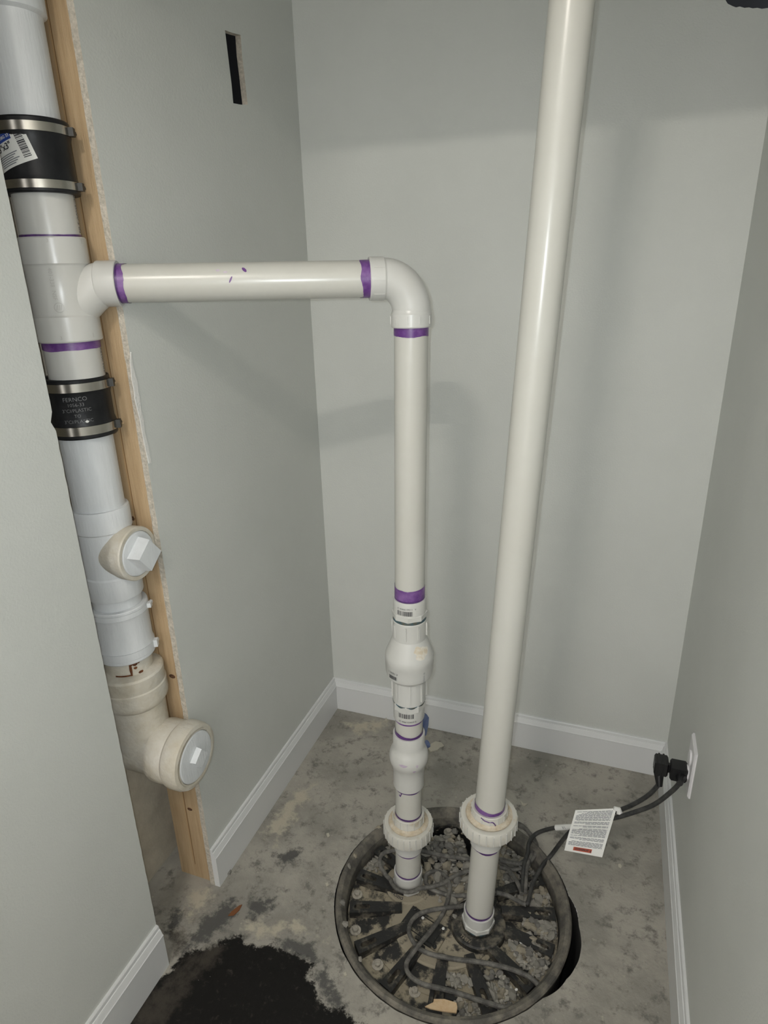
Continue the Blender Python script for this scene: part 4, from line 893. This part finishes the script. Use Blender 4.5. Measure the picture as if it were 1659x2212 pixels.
# keep the loops clear of the two pipes
def clear(P):
    o = []
    for p in P:
        p = p.copy()
        for c in (AX(0), VX(0)):
            d = Vector((p.x - c.x, p.y - c.y, 0))
            if d.length < 0.043: d = nrm(d) * 0.043; p.x, p.y = c.x + d.x, c.y + d.y
        o.append(p)
    return o
MB().tube(clear(catmull(A, 6)), RC, 10).build('cord_loop', m_cordd, cordA)
S = LP(1270, 762, 0.002); END = E2
T1 = on_z(1190, 1848, 0.014)
airA = air(T1, E2, [(1237, 1792), (1290, 1775), (1327, 1767), (1362, 1757), (1411, 1739), (1449, 1711), (1466, 1694)]) + [E2]
MB().tube(catmull([LP(1085, 687, .004), LP(1150, 703), LP(1215, 738), LP(1262, 757)], 6), RC, 10).build('cord_tail', m_cordd, cordA)
MB().tube(catmull([LP(1262, 757), LP(1276, 735, 0.004), LP(1300, 640, 0.010), LP(1350, 540, 0.022)] + [T1] + airA, 8), RC, 12).build('cord_lead', m_cord, cordA)
# second cord: ring round the discharge pipe, coil at the back, wrap label
loopB = [(920, 555, .004), (830, 590, .002), (770, 628, .008), (690, 652, .010), (600, 660, .010), (520, 643, .008), (450, 605, .006), (410, 560, .006), (388, 505, .010), (405, 455, .012), (470, 434, .012), (560, 432, 0.012), (640, 440, .010), (760, 463, .006), (900, 484, .004), (1000, 490, .004), (1110, 487, .006), (1180, 508, .006), (1250, 514, .006), (1300, 488, .008), (1328, 430, .012), (1312, 370, .016), (1270, 320, .016), (1210, 285, .016), (1120, 270, .014), (1040, 290, .012), (1000, 350, .010)]
MB().tube(clear(catmull([LP(*q) for q in loopB], 6)), RC, 10).build('cord_loop', m_cordd, cordB)
for dx, dy, lf in ((-8, 22, 0.0), (14, -16, 0.012)):
    Cq = [(1105, 512 + dy, lf), (1180, 525 + dy, lf), (1245, 522 + dy * .6, lf), (1285 + dx, 485, lf), (1308 + dx, 430, lf + .004), (1290 + dx, 370, lf + .006), (1245 + dx, 320 + dy, lf + .006), (1200 + dx, 290 + dy, lf + .006), (1130, 275 + dy, lf + .004)]
    MB().tube(clear(catmull([LP(*q) for q in Cq], 6)), RC, 10).build('coil_strand', m_cordd, cordB)
T0 = on_z(1160, 1800, 0.022)
airB = air(T0, E1, [(1200, 1788), (1245, 1786), (1336, 1751), (1369, 1737), (1400, 1718), (1419, 1699)]) + [E1]
MB().tube(catmull([LP(1235, 690), LP(1243, 600, .004), LP(1250, 520, .016), LP(1272, 450, .024), LP(1280, 390, .034), T0] + airB, 8), RC, 12).build('cord_lead', m_cord, cordB)
MB().tube(catmull([LP(1258, 690), LP(1262, 600, .004), LP(1270, 520, .014), LP(1300, 440, .016)], 8), RC, 10).build('coil_strand', m_cordd, cordB)
MB().tube(clear(catmull([LP(1105, 505), LP(1150, 540), LP(1195, 600), LP(1225, 660), LP(1236, 695)], 6)), RC, 10).build('coil_strand', m_cordd, cordB)
b = MB(); c = LP(1252, 520, 0.012); b.lathe([(0.012, -0.002), (0.0135, -0.002), (0.0135, 0.002), (0.012, 0.002)], lambda t: c + Vector((0.3, 0.2, 0.93)).normalized() * t, 20); b.build('zip_tie', mat('zip_tie_grey', (0.14, 0.14, 0.135), .5), cordB)
# white wrap label on the second cord
w0, w1 = air(T0, E1, [(1201, 1788), (1240, 1786)])
wl = MB().tube([w0, (w0 + w1) / 2, w1], 0.0068, 14).build('wrap_label', m_ppr, cordB); wl['label'] = 'white printed wrap label'
wv = nrm(w1 - w0); wn = nrm(CAM - w0); wn = nrm(wn - wv * wn.dot(wv)); wu = wn.cross(wv)
vs, fs = text2d('UL', 0.008); mid_ = (w0 + w1) / 2
MB().add([mid_ - wv * u - wu * (v + 0.001) + wn * 0.0071 for u, v in vs], fs).build('label_print', m_ink, wl, smooth=False)
# warning tag folded over the cords
tagc = thing('warning_tag', airA[1] - Vector((0, 0, 0.05)), 'white printed warning tag with red bar hanging on the black cords', 'tag')
nt_ = nrm(Vector((E2.y - T1.y, T1.x - E2.x, 0))); nt_ = nt_ if nt_.dot(CAM - T1) > 0 else -nt_
NT = nrm(nt_ * 0.72 + Vector((0, 0, 0.70)))
p0 = (airA[1] + airB[2]) / 2 + nt_ * 0.024 + Vector((0, 0, 0.018))
TQ = [on_plane(px, py, p0, NT) for px, py in ((1243, 1750), (1332, 1746), (1301, 1852), (1219, 1837))]
def tq(u, v, lift=0.0):
    a = TQ[0].lerp(TQ[1], u); c = TQ[3].lerp(TQ[2], u); bend = 0.006 * math.sin(math.pi * v) - 0.004 * math.sin(2 * math.pi * v) + 0.004 * u * v
    return a.lerp(c, v) + NT * (bend + lift)
nu, nv = 8, 16
P = [tq(i / nu, j / nv) for j in range(nv + 1) for i in range(nu + 1)]
Fq = [(j * (nu + 1) + i, j * (nu + 1) + i + 1, (j + 1) * (nu + 1) + i + 1, (j + 1) * (nu + 1) + i) for j in range(nv) for i in range(nu)]
k0 = len(P); P += [p - NT * 0.0006 for p in P]
Fq += [tuple(k0 + i for i in reversed(f)) for f in Fq]
MB().add(P, Fq).build('tag_sheet', m_ppr, tagc, angle=60)
b = MB(); rl = random.Random(5); v = 0.045
while v < 0.84:
    if rl.random() > 0.10:
        e0, e1 = 0.07, (0.94 if rl.random() > 0.3 else rl.uniform(0.5, 0.9)); x = e1; x_end = e0
        u0 = 1 - e1; cur = u0
        while cur < 0.93:
            wl_ = rl.uniform(0.05, 0.13); e = min(cur + wl_, 0.93)
            b.add([tq(cur, v, .0006), tq(e, v, .0006), tq(e, v + 0.011, .0006), tq(cur, v + 0.011, .0006)], [(0, 1, 2, 3)]); cur = e + 0.014
    v += 0.0225
b.build('tag_print', m_inkg, tagc, smooth=False)
b = MB(); b.add([tq(.22, .878, .0005), tq(.70, .878, .0005), tq(.70, .958, .0005), tq(.22, .958, .0005)], [(0, 1, 2, 3)]); rb_ = b.build('warning_bar', m_red, tagc, smooth=False)
vs, fs = text2d('WARNING', 0.065, bold=0.002)
sc_u = 0.36 / (max(v[0] for v in vs) - min(v[0] for v in vs))
MB().add([tq(.44 - u * sc_u, .918 - v_ * 0.95, .0010) for u, v_ in vs], fs).build('warning_text', m_ink, tagc, smooth=False)
MB().add([tq(*q, .0010) for q in ((.685, .945), (.655, .945), (.67, .888))] , [(0, 1, 2)]).build('warning_triangle', m_ink, tagc, smooth=False)
fold = MB().tube([tq(0.93, -0.01, 0.002), tq(1.06, 0.03, -0.002), tq(1.10, 0.10, -0.006)], [0.004, 0.006, 0.007], 10).build('tag_fold', m_ppr, tagc)
# plugs
def plug(parent, c, sx, face=True):
    X, Y, Zv = Vector((1, 0, 0)), Vector((0, 1, 0)), Vector((0, 0, 1))
    def rb(c_, h, nm, par, bev=0.18):
        b = MB(); P = []
        for s, k in ((-1, 1 - bev), (-0.8, 1.0), (0.8, 1.0), (1, 1 - bev)):
            for a in range(12):
                t = 2 * math.pi * a / 12 + math.pi / 12; q = max(abs(math.cos(t)), abs(math.sin(t))); rr_ = 0.86 / q + 0.14
                P.append(c_ + X * h[0] * s + Y * h[1] * math.cos(t) * rr_ * k + Zv * h[2] * math.sin(t) * rr_ * k)
        F_ = [(i * 12 + a, i * 12 + (a + 1) % 12, (i + 1) * 12 + (a + 1) % 12, (i + 1) * 12 + a) for i in range(3) for a in range(12)] + [tuple(range(12)), tuple(range(36, 48))]
        b.add(P, F_); return b.build(nm, m_blk, par, angle=30)
    body = rb(c, (sx, 0.0165, 0.0165), 'plug', parent)
    return body
pA = plug(cordA, P2 + Vector((0.003, 0, 0)), 0.0170)
pB = plug(cordB, P1 + Vector((0.0, 0, 0)), 0.0140)
for par, bod, e, dr in ((cordA, pA, E2, Vector((-0.5, -0.55, -0.7))), (cordB, pB, E1, Vector((-0.35, -0.35, -0.85)))):
    c_ = P2 + Vector((0.010, 0, -0.006)) if par is cordA else P1 + Vector((-0.004, 0, -0.006))
    MB().tube([c_, c_.lerp(e, 0.5), e, e + (e - c_) * 0.25], [0.0115, 0.010, 0.0075, 0.0062], 14).build('strain_relief', m_blk, bod)
for s in (-0.4, 0.35):
    MB().obox(P1 + Vector((0.0 + s * 0.012, 0, 0)), Vector((1, 0, 0)), Vector((0, 1, 0)), Vector((0, 0, 1)), (0.0018, 0.0172, 0.0172)).build('grip_ridge', m_blk, pB, smooth=False)
MB().obox((P1 + P2) / 2 + Vector((0.0, 0, 0)), Vector((1, 0, 0)), Vector((0, 1, 0)), Vector((0, 0, 1)), (0.010, 0.004, 0.010)).build('plug_prongs', m_blk, pB, smooth=False)

# ------------------------------------------------------------------ outlet
ol = thing('wall_outlet', (XR, P2.y, 0.29), 'white wall outlet plate low on the right wall, holding two black plugs', 'outlet')
yo, zo = P2.y, P2.z + 0.020
b = MB(); P = []
for t, g in ((0.0, 0.0), (0.003, 0.0), (0.0060, 0.003)):
    for yy, zz in ((-0.035, -0.0575), (0.035, -0.0575), (0.035, 0.0575), (-0.035, 0.0575)): P.append((XR - t, yo + yy * (1 - g / 0.035), zo + zz * (1 - g / 0.0575)))
b.add(P, [(0, 1, 5, 4), (1, 2, 6, 5), (2, 3, 7, 6), (3, 0, 4, 7), (4, 5, 9, 8), (5, 6, 10, 9), (6, 7, 11, 10), (7, 4, 8, 11), (8, 9, 10, 11), (0, 1, 2, 3)])
b.build('cover_plate', m_plate, ol, smooth=False)
for dz in (0.0195, -0.0195):
    MB().lathe(solid([(0.0172, 0.0), (0.0172, -0.0090), (0.0160, -0.0098)]), lambda t: Vector((XR + t, yo, zo + dz)), 28, Vector((0, 0.85, 0)), Vector((0, 0, 1))).build('receptacle', m_plate, ol)
MB().lathe(solid([(0.003, -0.005), (0.003, -0.0072)]), lambda t: Vector((XR + t, yo, zo)), 12, EY, EZ).build('plate_screw', m_plate, ol)

# ------------------------------------------------------------------ debris on the floor and lid
def flake(name, pts, z, th_, m, label, cat, group=None, curl=0.0):
    P = [on_z(px, py, z) for px, py in pts]; c = sum(P, Vector()) / len(P); n = len(P)
    T = [p + Vector((0, 0, th_ + curl * (p - c).length)) for p in P]
    b = MB().add(P + T + [c + Vector((0, 0, th_))], [(i, (i + 1) % n, n + (i + 1) % n, n + i) for i in range(n)] + [(n + i, n + (i + 1) % n, 2 * n) for i in range(n)] + [tuple(reversed(range(n)))])
    return tag(b.build(name, m, None, smooth=False), label, cat, group)
flake('wood_chip', [(918, 2176), (936, 2167), (937, 2160), (960, 2160), (986, 2168), (988, 2178), (986, 2190), (955, 2186), (930, 2181)], ZL + 0.036, 0.003, m_chipt, 'pale tan wood chip lying on the front of the sump lid', 'chip')
flake('wood_sliver', [(493, 1979), (500, 1970), (517, 1957), (523, 1955), (517, 1967), (505, 1978)], 0.001, 0.002, m_chipb, 'reddish brown wood sliver on the floor near the stud', 'chip')
flake('plaster_flake', [(925, 1618), (931, 1608), (941, 1603), (953, 1605), (959, 1612), (950, 1616), (945, 1621), (930, 1624)], 0.001, 0.003, m_chipw, 'large off-white plaster flake on the floor behind the ball valve', 'flake')
flake('paint_chip', [(1124, 1730), (1130, 1736), (1140, 1737), (1133, 1742), (1128, 1740)], 0.001, 0.002, m_chipw, 'curled cream paint chip on the floor right of the vent pipe', 'flake')
flake('plaster_flake', [(1335, 1868), (1340, 1867), (1343, 1872), (1341, 1876), (1336, 1873)], 0.001, 0.002, m_chipw, 'tiny white plaster crumb on the floor below the warning tag', 'flake')
flake('plaster_flake', [(831, 1558), (834, 1551), (837, 1557)], 0.001, 0.003, m_chipw, 'tiny cream plaster crumb on the floor by the back baseboard', 'flake')
for px, py in ((913, 1983), (957, 2006), (1014, 1982), (1125, 2036), (1115, 2138)):
    flake('paint_fleck', [(px - 3, py), (px, py - 3), (px + 3.5, py - 1), (px + 3, py + 2.5), (px - 1, py + 3)], ZL + 0.017, 0.0015, m_ppr, 'tiny white paint fleck lying on the sump lid', 'fleck', 'white flecks on the lid')
for px, py in ((706, 1911), (708, 1804), (745, 2105)):
    flake('plaster_flake', [(px - 3, py - 2), (px + 2, py - 4), (px + 4, py + 2), (px, py + 5)], 0.001, 0.002, m_chipw, 'tiny white plaster crumb on the floor left of the basin', 'flake', 'crumbs left of the basin')
flake('mortar_lump', [(487, 1884), (494, 1879), (500, 1883), (497, 1891), (490, 1891)], 0.0005, 0.006, m_st2, 'small dark mortar lump against the left baseboard', 'lump')
